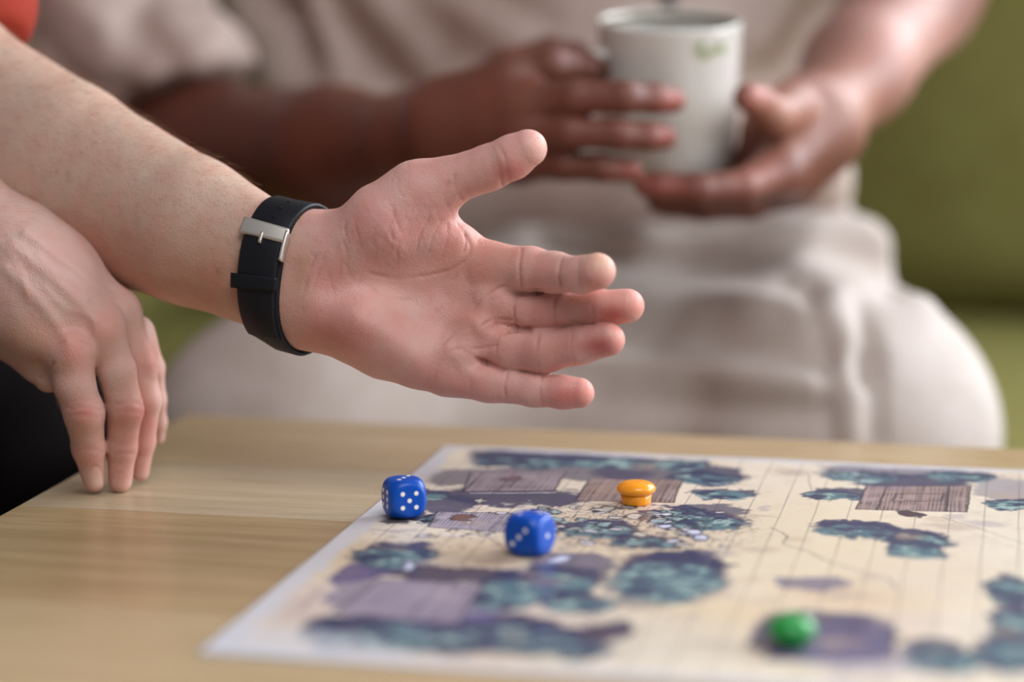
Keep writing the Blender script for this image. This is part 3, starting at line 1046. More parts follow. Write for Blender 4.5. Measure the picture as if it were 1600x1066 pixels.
PALM_FEATS = [
    # long palm lines
    (curve([(716, 350), (735, 382), (728, 405), (700, 422), (660, 431), (615, 434), (575, 425), (560, 408)]), 1.0, -0.6, .4),
    (curve([(808, 452), (785, 448), (760, 462), (735, 490), (716, 508)]), 0.8, -0.6, .4),
    (curve([(800, 500), (770, 500), (745, 512), (720, 515), (690, 540)]), 0.8, -0.5, .35),
    (curve([(775, 540), (745, 545), (715, 545), (690, 560), (680, 590)]), 0.9, -0.5, .3),
    (curve([(562, 438), (600, 460), (650, 470)]), 0.7, -0.3, .25),
    # thumb web folds
    (curve([(690, 345), (678, 365), (670, 395)]), 0.8, -0.5, .3), (curve([(700, 350), (698, 375), (690, 405)]), 0.8, -0.5, .3),
    (curve([(726, 360), (728, 380), (724, 395)]), 0.7, -0.6, .35), (curve([(742, 370), (748, 380)]), 0.7, -0.4, .3),
    (curve([(670, 340), (655, 370), (650, 400)]), 0.8, -0.35, .2), (curve([(640, 345), (625, 375), (618, 400)]), 0.7, -0.25, .15),
    (curve([(615, 340), (600, 370), (596, 392)]), 0.7, -0.25, .15), (curve([(655, 330), (640, 355), (632, 385)]), 0.7, -0.25, .15),
    (curve([(560, 330), (555, 350), (560, 372)]), 0.8, -0.35, .2), (curve([(540, 345), (538, 360), (545, 380)]), 0.8, -0.35, .2),
    # hollows between the finger roots, their occlusion also painted dark into the skin
    (curve([(806, 459), (822, 457), (845, 456)]), 1.3, -2.0, .8), (curve([(788, 519), (803, 515), (828, 515)]), 1.5, -2.2, .8),
    (curve([(746, 562), (762, 568), (785, 577)]), 1.5, -1.7, .8), (curve([(775, 505), (785, 515), (788, 519)]), 1.0, -1.0, .5),
    (curve([(725, 548), (738, 556), (746, 562)]), 1.0, -1.0, .5), (curve([(738, 500), (755, 520), (780, 528)]), 3.5, 0.9, 0), (curve([(700, 545), (725, 575), (740, 585)]), 3.5, 0.8, 0),
    # finger joints: index, middle, ring, little
    (curve([(815, 390), (811, 420), (815, 455)]), 0.9, -0.8, .45), (curve([(884, 396), (873, 415), (873, 440), (878, 456)]), 0.9, -1.3, .7),
    (curve([(905, 400), (903, 425), (906, 452)]), 0.8, -0.5, .3),
    (curve([(806, 462), (802, 485), (806, 512)]), 0.9, -0.6, .35), (curve([(869, 458), (866, 485), (869, 512)]), 0.9, -0.7, .4),
    (curve([(928, 455), (925, 480), (929, 507)]), 0.8, -0.5, .3),
    (curve([(782, 520), (775, 545), (780, 570)]), 0.9, -0.5, .3), (curve([(842, 518), (838, 550), (844, 583)]), 0.9, -0.6, .35),
    (curve([(895, 513), (892, 545), (897, 575)]), 0.8, -0.4, .25),
    (curve([(752, 570), (735, 595), (738, 622)]), 0.9, -0.3, .15), (curve([(793, 582), (788, 605), (792, 630)]), 0.9, -0.6, .35),
    (curve([(847, 588), (844, 612), (848, 637)]), 0.8, -0.7, .4),
    # thumb
    (curve([(770, 232), (778, 258), (784, 282), (785, 292)]), 0.8, -0.7, .4), (curve([(778, 226), (790, 250), (795, 282)]), 0.8, -0.6, .35),
    (curve([(710, 275), (712, 295), (722, 312)]), 0.9, -0.6, .35), (curve([(700, 285), (695, 305), (700, 322)]), 0.9, -0.5, .3),
    # wrist
    (curve([(492, 400), (482, 430), (470, 470)]), 0.9, -0.5, .25), (curve([(508, 395), (498, 425), (490, 450)]), 0.9, -0.35, .2),
    # tendon and muscle ridges
    (curve([(560, 500), (600, 520), (650, 560)]), 7, 1.4, 0), (curve([(470, 400), (430, 400), (380, 385)]), 4, 0.6, 0),
    (curve([(690, 455), (660, 460), (630, 455)]), 8, -1.6, 0),
]


def build_person_left():
    base = wpt(-500, 500, 1.5)
    root = empty('person', (base[0], base[1], 0.0),
                 'person in a rust red shirt and black trousers reaching over the table, wearing the watch', 'person')
    # reaching arm
    f = palm_hand
    lo = cpt(-300, 660, 1.46); hi = cpt(1040, -330, 1.25)
    V, Q, N = mesh_sdf(f, (lo[0], -0.055, -1.62), (0.085, 0.30, -1.235), 0.0009, cull=0.035)
    x, y = pix(V)
    rs = np.random.default_rng(5)
    fine = []
    for k in range(150):                        # fine skin wrinkles of the thenar, palm and wrist
        cx, cy = (rs.normal(615, 42), rs.normal(355, 34)) if k < 85 else ((rs.normal(720, 45), rs.normal(460, 50)) if k < 120 else (rs.normal(520, 30), rs.normal(420, 55)))
        an = R(rs.normal(112, 10)) if k < 85 else (R(rs.normal(60, 40)) if k < 120 else R(rs.normal(100, 25)))
        ln = rs.uniform(12, 30)
        dx, dy = math.cos(an) * ln / 2, -math.sin(an) * ln / 2
        bx, by = rs.normal(0, 2, 2)
        fine.append((curve([(cx - dx, cy - dy), (cx + bx, cy + by), (cx + dx, cy + dy)], 3), 0.75, -rs.uniform(.08, .22), .14))
    off, dark = relief(V, N, PALM_FEATS + fine)
    off = off + 0.00025 * fnoise(V, 120, 5, 2)
    V1 = V + N * off[:, None]
    palm = lin(214, 166, 156)
    tan = lin(198, 168, 150)
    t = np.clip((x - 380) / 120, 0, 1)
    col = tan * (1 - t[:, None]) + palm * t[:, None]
    red = (184, 104, 92)
    col = spots(x, y, col, [(935, 445, 26, 16, (206, 110, 100), .5), (940, 405, 24, 20, (220, 178, 150), .7),
                            (955, 492, 34, 16, (178, 76, 70), .8), (995, 475, 16, 22, (222, 150, 135), .6),
                            (935, 540, 34, 18, (168, 72, 66), .85), (970, 525, 14, 22, (222, 155, 140), .6),
                            (888, 618, 34, 20, (196, 92, 84), .7), (918, 612, 14, 20, (222, 150, 135), .5),
                            (795, 268, 34, 18, (200, 112, 106), .6), (838, 222, 24, 26, (226, 178, 165), .7),
                            (530, 520, 70, 40, red, .6), (530, 440, 45, 35, red, .4), (600, 470, 60, 30, (222, 180, 168), .5),
                            (660, 530, 50, 30, (220, 176, 164), .5), (620, 350, 60, 40, (200, 138, 134), .5), (705, 380, 26, 30, (214, 150, 142), .5),
                            (470, 430, 16, 50, (176, 138, 112), .6), (855, 485, 40, 24, (192, 122, 108), .5), (840, 550, 40, 26, (188, 118, 104), .5),
                            (740, 410, 60, 40, (205, 142, 124), .5), (750, 505, 50, 30, (200, 130, 114), .5), (690, 600, 70, 24, (196, 126, 110), .4),
                            (330, 440, 90, 60, (186, 122, 98), .6), (150, 400, 100, 80, (176, 116, 98), .6)])
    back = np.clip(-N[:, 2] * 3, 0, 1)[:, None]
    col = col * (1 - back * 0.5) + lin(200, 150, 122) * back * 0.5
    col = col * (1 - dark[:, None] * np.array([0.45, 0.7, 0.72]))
    # resting hand
    V2, Q2, N2 = mesh_sdf(rest_hand, (cpt(-760, 0, 1.55)[0] - 0.03, -0.115, -1.68), (-0.17, 0.42, -1.28), 0.0012, cull=0.035)
    x2, y2 = pix(V2)
    K = lambda *p: curve(list(p))
    feats = [  # knuckle wrinkles, tendons, veins, nails
        (K((90, 530), (115, 520), (140, 530)), 0.9, -0.3, .2), (K((88, 540), (115, 532), (142, 540)), 0.9, -0.3, .2),
        (K((110, 640), (130, 636), (155, 642)), 0.9, -0.5, .3), (K((108, 650), (130, 648), (158, 652)), 0.9, -0.5, .3), (K((112, 628), (132, 624), (152, 630)), 0.8, -0.3, .2),
        (K((180, 632), (200, 628), (222, 634)), 0.9, -0.4, .25), (K((178, 644), (200, 642), (224, 646)), 0.9, -0.4, .25),
        (K((118, 705), (140, 702), (160, 706)), 0.8, -0.4, .25), (K((178, 710), (198, 708), (218, 712)), 0.8, -0.3, .2),
        (K((62, 590), (75, 580), (84, 566)), 0.9, -0.7, .4),
        (K((10, 420), (60, 470), (105, 530)), 3.6, 1.3, 0), (K((20, 385), (90, 440), (150, 500)), 3.6, 1.3, 0), (K((40, 365), (110, 415), (170, 465)), 2.8, 1.3, 0),
        (K((60, 400), (85, 425), (115, 440), (135, 465)), 1.9, 0.7, 0), (K((70, 450), (100, 480), (140, 495), (150, 520)), 1.9, 0.5, 0), (K((0, 380), (30, 420), (45, 470)), 2.0, 0.5, 0),
        (K((112, 546), (114, 552)), 8, 1.2, 0), (K((160, 515), (163, 522)), 7, 1.2, 0), (K((184, 480), (188, 486)), 6, 1.6, 0), (K((238, 572), (239, 580)), 4, 1.2, 0),
        (K((132, 645), (132, 650)), 6, 1.3, 0), (K((202, 638), (202, 644)), 6, 1.0, 0),
        (K((136, 742), (146, 728), (160, 738), (164, 760)), 0.6, -0.5, .3), (K((172, 752), (180, 740), (200, 742), (206, 756)), 0.6, -0.4, .25),
    ]
    off2, dark2 = relief(V2, N2, feats)
    off2 = off2 + 0.00018 * fnoise(V2, 140, 15, 2)
    V2 = V2 + N2 * off2[:, None]
    col2 = np.tile(lin(208, 172, 160), (len(V2), 1))
    col2 = spots(x2, y2, col2, [(115, 545, 34, 30, (204, 128, 116), .6), (162, 515, 24, 30, (206, 136, 124), .5), (132, 646, 30, 22, (196, 112, 102), .6),
                                (202, 640, 26, 20, (190, 112, 102), .5), (140, 720, 30, 26, (196, 120, 106), .5), (195, 700, 30, 50, (184, 108, 96), .5),
                                (150, 752, 14, 14, (226, 192, 176), .8), (196, 762, 12, 12, (220, 176, 162), .6), (236, 560, 20, 30, (190, 116, 104), .6),
                                (225, 660, 24, 60, (180, 104, 92), .5), (90, 420, 70, 50, (216, 176, 168), .5), (40, 530, 50, 40, (204, 156, 130), .5)])
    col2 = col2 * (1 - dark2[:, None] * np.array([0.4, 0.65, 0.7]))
    print('lowest finger', to_world(V2)[:, 2].min() - TZ, 'lowest reach', to_world(V1)[:, 2].min() - TZ)
    VA = np.concatenate([V1, V2]); QA = np.concatenate([Q, Q2 + len(V1)]); CA = np.concatenate([col, col2])
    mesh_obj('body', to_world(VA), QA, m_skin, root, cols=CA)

    # short fine hairs on both forearms
    rs = np.random.default_rng(9)
    HV, HF = [], []
    for (Vs, Ns, xx, yy, lim, cnt, ax) in ((V1, N, x, y, (-120, 395), 4200, cpt(455, 430, 1.335) - cpt(100, 260, 1.40)),
                                          (V2, N2, x2, y2, (-420, 60), 1500, cpt(60, 480, 1.336) - cpt(-200, 260, 1.40))):
        ax = ax / np.linalg.norm(ax)
        ids = np.nonzero((xx > lim[0]) & (xx < lim[1]) & (Ns[:, 1] > -0.25))[0]
        for q in rs.choice(ids, cnt, replace=False):
            nn = Ns[q]
            p0 = Vs[q] - nn * 0.0002
            g = ax - nn * (ax @ nn)
            g = g + rs.normal(0, 0.25, 3); g = g - nn * (g @ nn); g /= np.linalg.norm(g)
            L = rs.uniform(0.005, 0.011)
            p1 = p0 + (g * 0.75 + nn * 0.45) * L * 0.5
            p2 = p0 + g * L * 0.95 + nn * L * 0.42
            sd = np.cross(g, nn); b0 = len(HV); r0 = 0.000045
            for (pp, r_) in ((p0, r0), (p1, r0 * .8)):
                HV += [pp + sd * r_, pp - sd * r_ * .5 + nn * r_ * .87, pp - sd * r_ * .5 - nn * r_ * .87]
            HV.append(p2)
            for k3 in range(3):
                k4 = (k3 + 1) % 3
                HF.append((b0 + k3, b0 + k4, b0 + 3 + k4, b0 + 3 + k3)); HF.append((b0 + 3 + k3, b0 + 3 + k4, b0 + 6))
    m_hair = new_mat('fair_hair', lin(150, 112, 80), 0.5, spec=0.4)
    tag(mesh_obj('arm_hair', to_world(np.array(HV)), HF, m_hair, root), kind='stuff')

    # shirt: torso and two short sleeves
    m_rust = new_mat('rust_jersey', lin(164, 62, 48), 0.85, spec=0.2)
    add_bump(m_rust, 1500, 0.0004)
    def shirt(P):
        t = chain(P, [J(-700, 250, 1.62, 330), J(-720, -250, 1.66, 400), J(-700, -560, 1.68, 330)], 0.05, np.array([0.8, 0, 0.6]), 1.3)
        s1 = chain(P, [J(-55, 10, 1.475, 112), J(-150, -250, 1.53, 150), J(-420, -560, 1.6, 190)], 0.02)
        # open the sleeve: cut by the plane of its hem
        hem = cpt(0, 72, 1.475); dn = cpt(60, 260, 1.44) - cpt(-60, -190, 1.5); dn = dn / np.linalg.norm(dn)
        s1 = np.maximum(s1, (P - hem) @ dn)
        s2 = chain(P, [J(-560, 0, 1.47, 155), J(-640, -420, 1.58, 175), J(-700, -560, 1.66, 200)], 0.03)
        return smin(smin(t, s1, 0.03), s2, 0.03)
    V, Q, N = mesh_sdf(shirt, cpt(-1250, 700, 1.7) + [0, 0, -0.3], (-0.24, 0.62, -1.3), 0.005)
    V = V + N * (0.004 * fnoise(V, 16, 3, 2))[:, None]
    mesh_obj('shirt', to_world(V), Q, m_rust, root)
    m_black = new_mat('black_trouser_cloth', lin(24, 20, 22), 0.9, spec=0.15)
    add_bump(m_black, 900, 0.0005)
    def trousers(P):
        a = chain(P, [J(-720, 430, 1.66, 290), J(20, 735, 1.60, 185), J(-60, 1500, 1.62, 130)], 0.03)
        b = chain(P, [J(-700, 430, 1.60, 290), J(-330, 800, 1.40, 200), J(-400, 1500, 1.42, 140)], 0.03)
        return smin(a, b, 0.02)
    V, Q, N = mesh_sdf(trousers, cpt(-1250, 1600, 1.75) + [0, 0, -0.2], (-0.22, 0.18, -1.27), 0.006)
    V = V + N * (0.004 * fnoise(V, 14, 9, 2))[:, None]
    Wd = to_world(V)
    Wd[:, 2] = np.maximum(Wd[:, 2], 0.01)
    mesh_obj('trousers', Wd, Q, m_black, root)
    return root


build_person_left()


# ------------------------------------------------------------------ watch on the reaching wrist
def build_watch():
    Cc = cpt(450, 437, 1.336)
    a = R(30)
    n = np.array([math.cos(a) * 0.992, -0.125 * math.cos(a), math.sin(a)])
    n /= np.linalg.norm(n)
    u = np.cross(n, np.array([0, 1.0, 0])); u /= np.linalg.norm(u)
    if u[2] < 0: u = -u                                # u looks towards the camera side
    v = np.cross(u, n)
    if v[1] < 0: v = -v                                # v looks up
    nt, nw = 144, 9
    th = np.linspace(0, 2 * math.pi, nt, endpoint=False)
    ws = np.linspace(-0.0124, 0.0124, nw)
    rad = np.zeros((nt, nw))
    for j, s in enumerate(ws):
        dirs = np.cos(th)[:, None] * u + np.sin(th)[:, None] * v
        r = np.full(nt, 0.005)
        for _ in range(50):
            r = r - palm_hand(Cc + n * s + dirs * r[:, None]) * 0.8
        rad[:, j] = r
    for _ in range(6):
        rad = (np.roll(rad, 1, 0) + rad * 2 + np.roll(rad, -1, 0)) / 4
    lift = 0.0006
    rin = rad + lift
    def surf(ti, w, h):
        """point at angle index (float), across w (-1..1), height h above the strap's inside"""
        i0 = int(math.floor(ti)) % nt; i1 = (i0 + 1) % nt; f = ti - math.floor(ti)
        jw = (w + 1) / 2 * (nw - 1); j0 = min(max(int(math.floor(jw)), 0), nw - 2); g = jw - j0
        r = (rin[i0, j0] * (1 - f) + rin[i1, j0] * f) * (1 - g) + (rin[i0, j0 + 1] * (1 - f) + rin[i1, j0 + 1] * f) * g
        t = 2 * math.pi * ti / nt
        return Cc + n * (w * 0.0124) + (math.cos(t) * u + math.sin(t) * v) * (r + h)
    back = int(nt * 0.5)
    root_p = to_world(Cc)
    root = empty('wristwatch', root_p, 'black rubber strap watch with steel buckle on the reaching wrist', 'watch')
    m_strap = new_mat('black_rubber', lin(14, 16, 24), 0.5, spec=0.35)
    m_steel = new_mat('brushed_steel', lin(228, 222, 214), 0.5, metal=1.0)
    m_hole = new_mat('strap_hole_dark', lin(6, 6, 8), 0.9)
    def band(name, t0, t1, wa, wb, h0, h1, mat, steps=None):
        steps = steps or max(4, int(abs(t1 - t0)))
        V, F = [], []
        prof = [(wa, h0), (wa, h1 * .75 + h0 * .25), (wa + (wb - wa) * .05, h1), ((wa + wb) / 2, h1), (wb - (wb - wa) * .05, h1), (wb, h1 * .75 + h0 * .25), (wb, h0), ((wa + wb) / 2, h0)]
        closed = abs(t1 - t0) >= nt
        m = len(prof)
        cnt = steps if closed else steps + 1
        for i in range(cnt):
            t = t0 + (t1 - t0) * i / steps
            for (ww, hh) in prof:
                V.append(to_world(surf(t % nt, ww, hh)))
        for i in range(steps):
            a0 = i * m; a1 = ((i + 1) % cnt) * m
            for k in range(m):
                k2 = (k + 1) % m
                F.append((a0 + k, a1 + k, a1 + k2, a0 + k2))
        if not closed:
            F.append(tuple(range(m))[::-1]); F.append(tuple((cnt - 1) * m + k for k in range(m)))
        o = mesh_obj(name, np.array(V), F, mat, root)
        b = bmesh.new(); b.from_mesh(o.data); bmesh.ops.recalc_face_normals(b, faces=b.faces); b.to_mesh(o.data); b.free()
        return o
    def t_at(py, side=1):
        """angle index whose outer surface shows at this pixel height on the camera side"""
        best = None
        for i in range(-nt // 4, nt // 4 + 1):
            p = surf(i % nt, 0, 0.003)
            yy = 533 - FPX * p[1] / -p[2]
            if best is None or abs(yy - py) < best[0]:
                best = (abs(yy - py), i)
        return best[1]
    band('strap', 0, nt, -1, 1, 0, 0.0026, m_strap, nt)
    tb = t_at(366)
    t_end = t_at(470)
    band('strap', t_end - 14, tb, -0.93, 0.93, 0.0026, 0.0050, m_strap, 30)         # the overlapping tail
    # buckle: a U frame and its prong
    band('buckle', tb - 2.6, tb + 2.2, -1.10, 1.16, 0.0048, 0.0066, m_steel, 6)
    band('buckle', tb - 9.5, tb + 1.5, 1.04, 1.18, 0.0028, 0.0066, m_steel, 12)
    band('buckle_prong', tb - 4.6, tb - 1.0, -0.07, 0.07, 0.0050, 0.0068, m_steel, 5)
    tk = t_at(440)
    band('keeper_loop', tk - 3.4, tk + 2.2, -1.16, 1.10, 0.0046, 0.0066, m_strap, 6)
    for py in (330, 338, 350):
        t = t_at(py) + (1.0 if py < 345 else 0.5)
        c = surf(t, 0.15, 0.0027); d = surf(t, 0.15, 0.006) - c; d /= np.linalg.norm(d)
    for k in range(3):
        t = tb + 6.5 + k * 4.2
        c = surf(t % nt, 0.0, 0.0024); d = surf(t % nt, 0.0, 0.008) - c
        Vh, Fh = lathe([(0.0011, 0), (0.0011, 0.00035)], 14)
        q = Vector([float(z) for z in (M3 @ d)]).to_track_quat('Z', 'Y').to_matrix()
        Vh = np.array([np.array(q @ Vector(p)) for p in Vh]) + to_world(c)
        mesh_obj('strap_hole', Vh, Fh, m_hole, root)
    # watch case on the back of the wrist
    c = surf(back, 0, 0.001); d = surf(back, 0, 0.02) - c; d /= np.linalg.norm(d)
    q = Vector([float(z) for z in (M3 @ d)]).to_track_quat('Z', 'Y').to_matrix()
    Vh, Fh = lathe([(0.017, 0), (0.0195, 0.002), (0.0195, 0.0075), (0.0175, 0.0095), (0.0165, 0.0095), (0.016, 0.0088)], 48)
    mesh_obj('watch_case', np.array([np.array(q @ Vector(p)) for p in Vh]) + to_world(c), Fh, m_steel, root)
    Vh, Fh = lathe([(0.016, 0.0085), (0.016, 0.0090)], 48)
    m_dial = new_mat('black_dial', lin(14, 14, 18), 0.15)
    mesh_obj('dial', np.array([np.array(q @ Vector(p)) for p in Vh]) + to_world(c), Fh, m_dial, root)


build_watch()


# ------------------------------------------------------------------ person on the sofa
MUGC = wpt(1047, 30, 1.66)        # centre of the mug's rim
MR, MH = 0.0495, 0.112


def build_mug():
    m = new_mat('glazed_ceramic', lin(214, 212, 204), 0.18, spec=0.5, coat=0.4)
    m_in = new_mat('tea_surface', lin(120, 104, 52), 0.1)
    m_leaf = new_mat('leaf_print', lin(158, 166, 128), 0.3)
    m_rim = new_mat('olive_rim_glaze', lin(140, 128, 78), 0.25)
    root = empty('mug', (0, 0, 0), 'white ceramic mug with green leaf print held in both hands', 'mug')
    prof = [(0.001, -MH), (MR * .82, -MH), (MR * .91, -MH + .004), (MR * .955, -MH * .75), (MR * .98, -MH * .3), (MR, -0.004), (MR * 1.005, -0.0012), (MR * .985, 0),
            (MR * .96, -0.0015), (MR * .95, -0.006), (MR * .93, -MH * .3), (MR * .85, -MH * .85), (MR * .6, -MH * .94), (0.001, -MH * .95)]
    V, F = lathe(prof, 72)
    tilt = Matrix.Rotation(R(7), 3, Vector([float(q) for q in RGT]))
    def put(Vl):
        return np.array([np.array(tilt @ Vector(p)) for p in Vl]) + MUGC
    base = put([(0, 0, -MH)])[0]
    root.location = Vector([float(q) for q in base])
    mesh_obj('mug_body', put(V), F[:-2], m, root)
    V, F = lathe([(MR * .957, -0.003), (MR * .956, -0.0070), (MR * .945, -0.0071), (MR * .945, -0.003)], 72)
    mesh_obj('rim_stripe', put(V), F[:-2], m_rim, root)
    V, F = lathe([(0.001, -0.014), (MR * .93, -0.014)], 48)
    mesh_obj('tea', put(V), F, m_in, root)
    # handle towards the viewer's left
    hd = -RGT * 0.93 - np.array([FWD[0], FWD[1], 0]) * 0.30
    hd[2] = 0; hd /= np.linalg.norm(hd)
    pts = []
    for k in range(19):
        t = k / 18
        ang = math.pi * (t - 0.5)
        pts.append(hd * (MR * .95 + 0.034 * math.cos(ang) ** 0.8) + np.array([0, 0, -0.058 - 0.036 * math.sin(ang)]))
    Vt, Ft = [], []
    side = np.cross(hd, [0, 0, 1.0])
    for i, p in enumerate(pts):
        tg = pts[min(i + 1, 18)] - pts[max(i - 1, 0)]; tg /= np.linalg.norm(tg)
        nn = np.cross(tg, side)
        for k in range(12):
            a = 2 * math.pi * k / 12
            Vt.append(p + side * math.cos(a) * 0.0065 + nn * math.sin(a) * 0.0042)
    for i in range(18):
        for k in range(12):
            Ft.append((i * 12 + k, i * 12 + (k + 1) % 12, (i + 1) * 12 + (k + 1) % 12, (i + 1) * 12 + k))
    mesh_obj('handle', put(Vt), Ft, m, root)
    # printed leaves below the rim
    tc = -np.array([FWD[0], FWD[1], 0]); ang0 = math.atan2(tc[1], tc[0])
    for (da, z, ln, rot) in [(28, -0.017, 0.016, 20), (40, -0.014, 0.014, -25), (20, -0.012, 0.012, 60)]:
        Vl, Fl = [], []
        for i in range(9):
            s = i / 8
            wd = 0.0032 * math.sin(math.pi * s) ** 0.8 + 1e-5
            for sgn in (-1, 1):
                lx = (s - .5) * ln; lz = sgn * wd
                rx = lx * math.cos(R(rot)) - lz * math.sin(R(rot)); rz = lx * math.sin(R(rot)) + lz * math.cos(R(rot))
                zz = z + rz
                rr = MR * (1 + 0.02 * zz / MH * 3) + 0.0006
                aa = ang0 + R(da) + rx / MR
                Vl.append((rr * math.cos(aa), rr * math.sin(aa), zz))
        for i in range(8):
            Fl.append((2 * i, 2 * i + 2, 2 * i + 3, 2 * i + 1))
        mesh_obj('leaf_print', put(Vl), Fl, m_leaf, root)


build_mug()
m_skin2 = skin_material('brown_skin', 0.12, spec=0.45, rough=0.45)


def sofa_hands(P):
    # arm and hand from the viewer's left
    a1 = chain(P, [J(150, -420, 2.06, 95), J(215, 215, 1.98, 88), J(330, 232, 1.90, 98), J(520, 232, 1.78, 92), J(650, 222, 1.70, 72), J(700, 205, 1.665, 66)], 0.02)
    h1 = chain(P, [J(690, 170, 1.660, 50), J(800, 128, 1.625, 42)], 0.01)
    h1 = smin(h1, chain(P, [J(700, 200, 1.655, 52), J(820, 168, 1.610, 38)], 0.01), 0.012)
    h1 = smin(h1, chain(P, [J(700, 225, 1.655, 52), J(820, 212, 1.612, 38)], 0.01), 0.012)
    h1 = smin(h1, chain(P, [J(700, 245, 1.662, 48), J(810, 252, 1.625, 34)], 0.01), 0.012)
    h1 = smin(h1, a1, 0.02)
    d = h1
    for js in ([J(805, 118, 1.628, 36), J(860, 102, 1.618, 27), J(915, 104, 1.632, 23), J(945, 112, 1.66, 20)],
               [J(820, 166, 1.610, 34), J(900, 152, 1.585, 27), J(975, 152, 1.578, 25), J(1022, 154, 1.590, 23), J(1052, 157, 1.597, 20)],
               [J(820, 212, 1.610, 34), J(890, 208, 1.588, 26), J(965, 210, 1.582, 24), J(1010, 213, 1.590, 22), J(1038, 214, 1.596, 20)],
               [J(812, 252, 1.622, 32), J(880, 258, 1.602, 24), J(940, 262, 1.596, 22), J(985, 266, 1.600, 19)],
               [J(720, 170, 1.69, 44), J(790, 110, 1.70, 34), J(860, 85, 1.71, 28), J(905, 88, 1.715, 24)]):
        d = np.minimum(d, smin(h1, chain(P, js, 0.004), 0.010))
    # arm and hand from the viewer's right
    a2 = chain(P, [J(1600, -520, 2.02, 110), J(1560, -230, 1.98, 118), J(1425, -10, 1.86, 98), J(1340, 110, 1.76, 80), J(1275, 190, 1.70, 62)], 0.02)
    h2 = chain(P, [J(1275, 190, 1.69, 58), J(1215, 270, 1.65, 42)], 0.012)
    h2 = smin(h2, chain(P, [J(1290, 215, 1.70, 56), J(1240, 285, 1.68, 40)], 0.01), 0.012)
    h2 = smin(h2, chain(P, [J(1250, 160, 1.68, 44), J(1225, 175, 1.655, 36)], 0.01), 0.012)
    h2 = smin(h2, chain(P, [J(1222, 188, 1.668, 36), J(1186, 200, 1.678, 24), J(1172, 262, 1.680, 32)], 0.01), 0.012)
    h2 = smin(h2, a2, 0.02)
    e = h2
    for js in ([J(1232, 170, 1.655, 38), J(1210, 182, 1.630, 30), J(1186, 160, 1.612, 26), J(1168, 152, 1.603, 23)],
               [J(1215, 265, 1.645, 38), J(1160, 292, 1.618, 27), J(1090, 296, 1.600, 25), J(1035, 292, 1.603, 22), J(1010, 290, 1.607, 20)],
               [J(1225, 275, 1.665, 38), J(1165, 312, 1.648, 26), J(1095, 318, 1.635, 24), J(1030, 312, 1.635, 21)],
               [J(1238, 282, 1.690, 36), J(1175, 318, 1.678, 25), J(1100, 322, 1.668, 23), J(1040, 318, 1.665, 20)],
               [J(1245, 275, 1.71, 34), J(1180, 305, 1.705, 22), J(1110, 312, 1.70, 20)]):
        e = np.minimum(e, smin(h2, chain(P, js, 0.004), 0.010))
    return np.minimum(d, e)


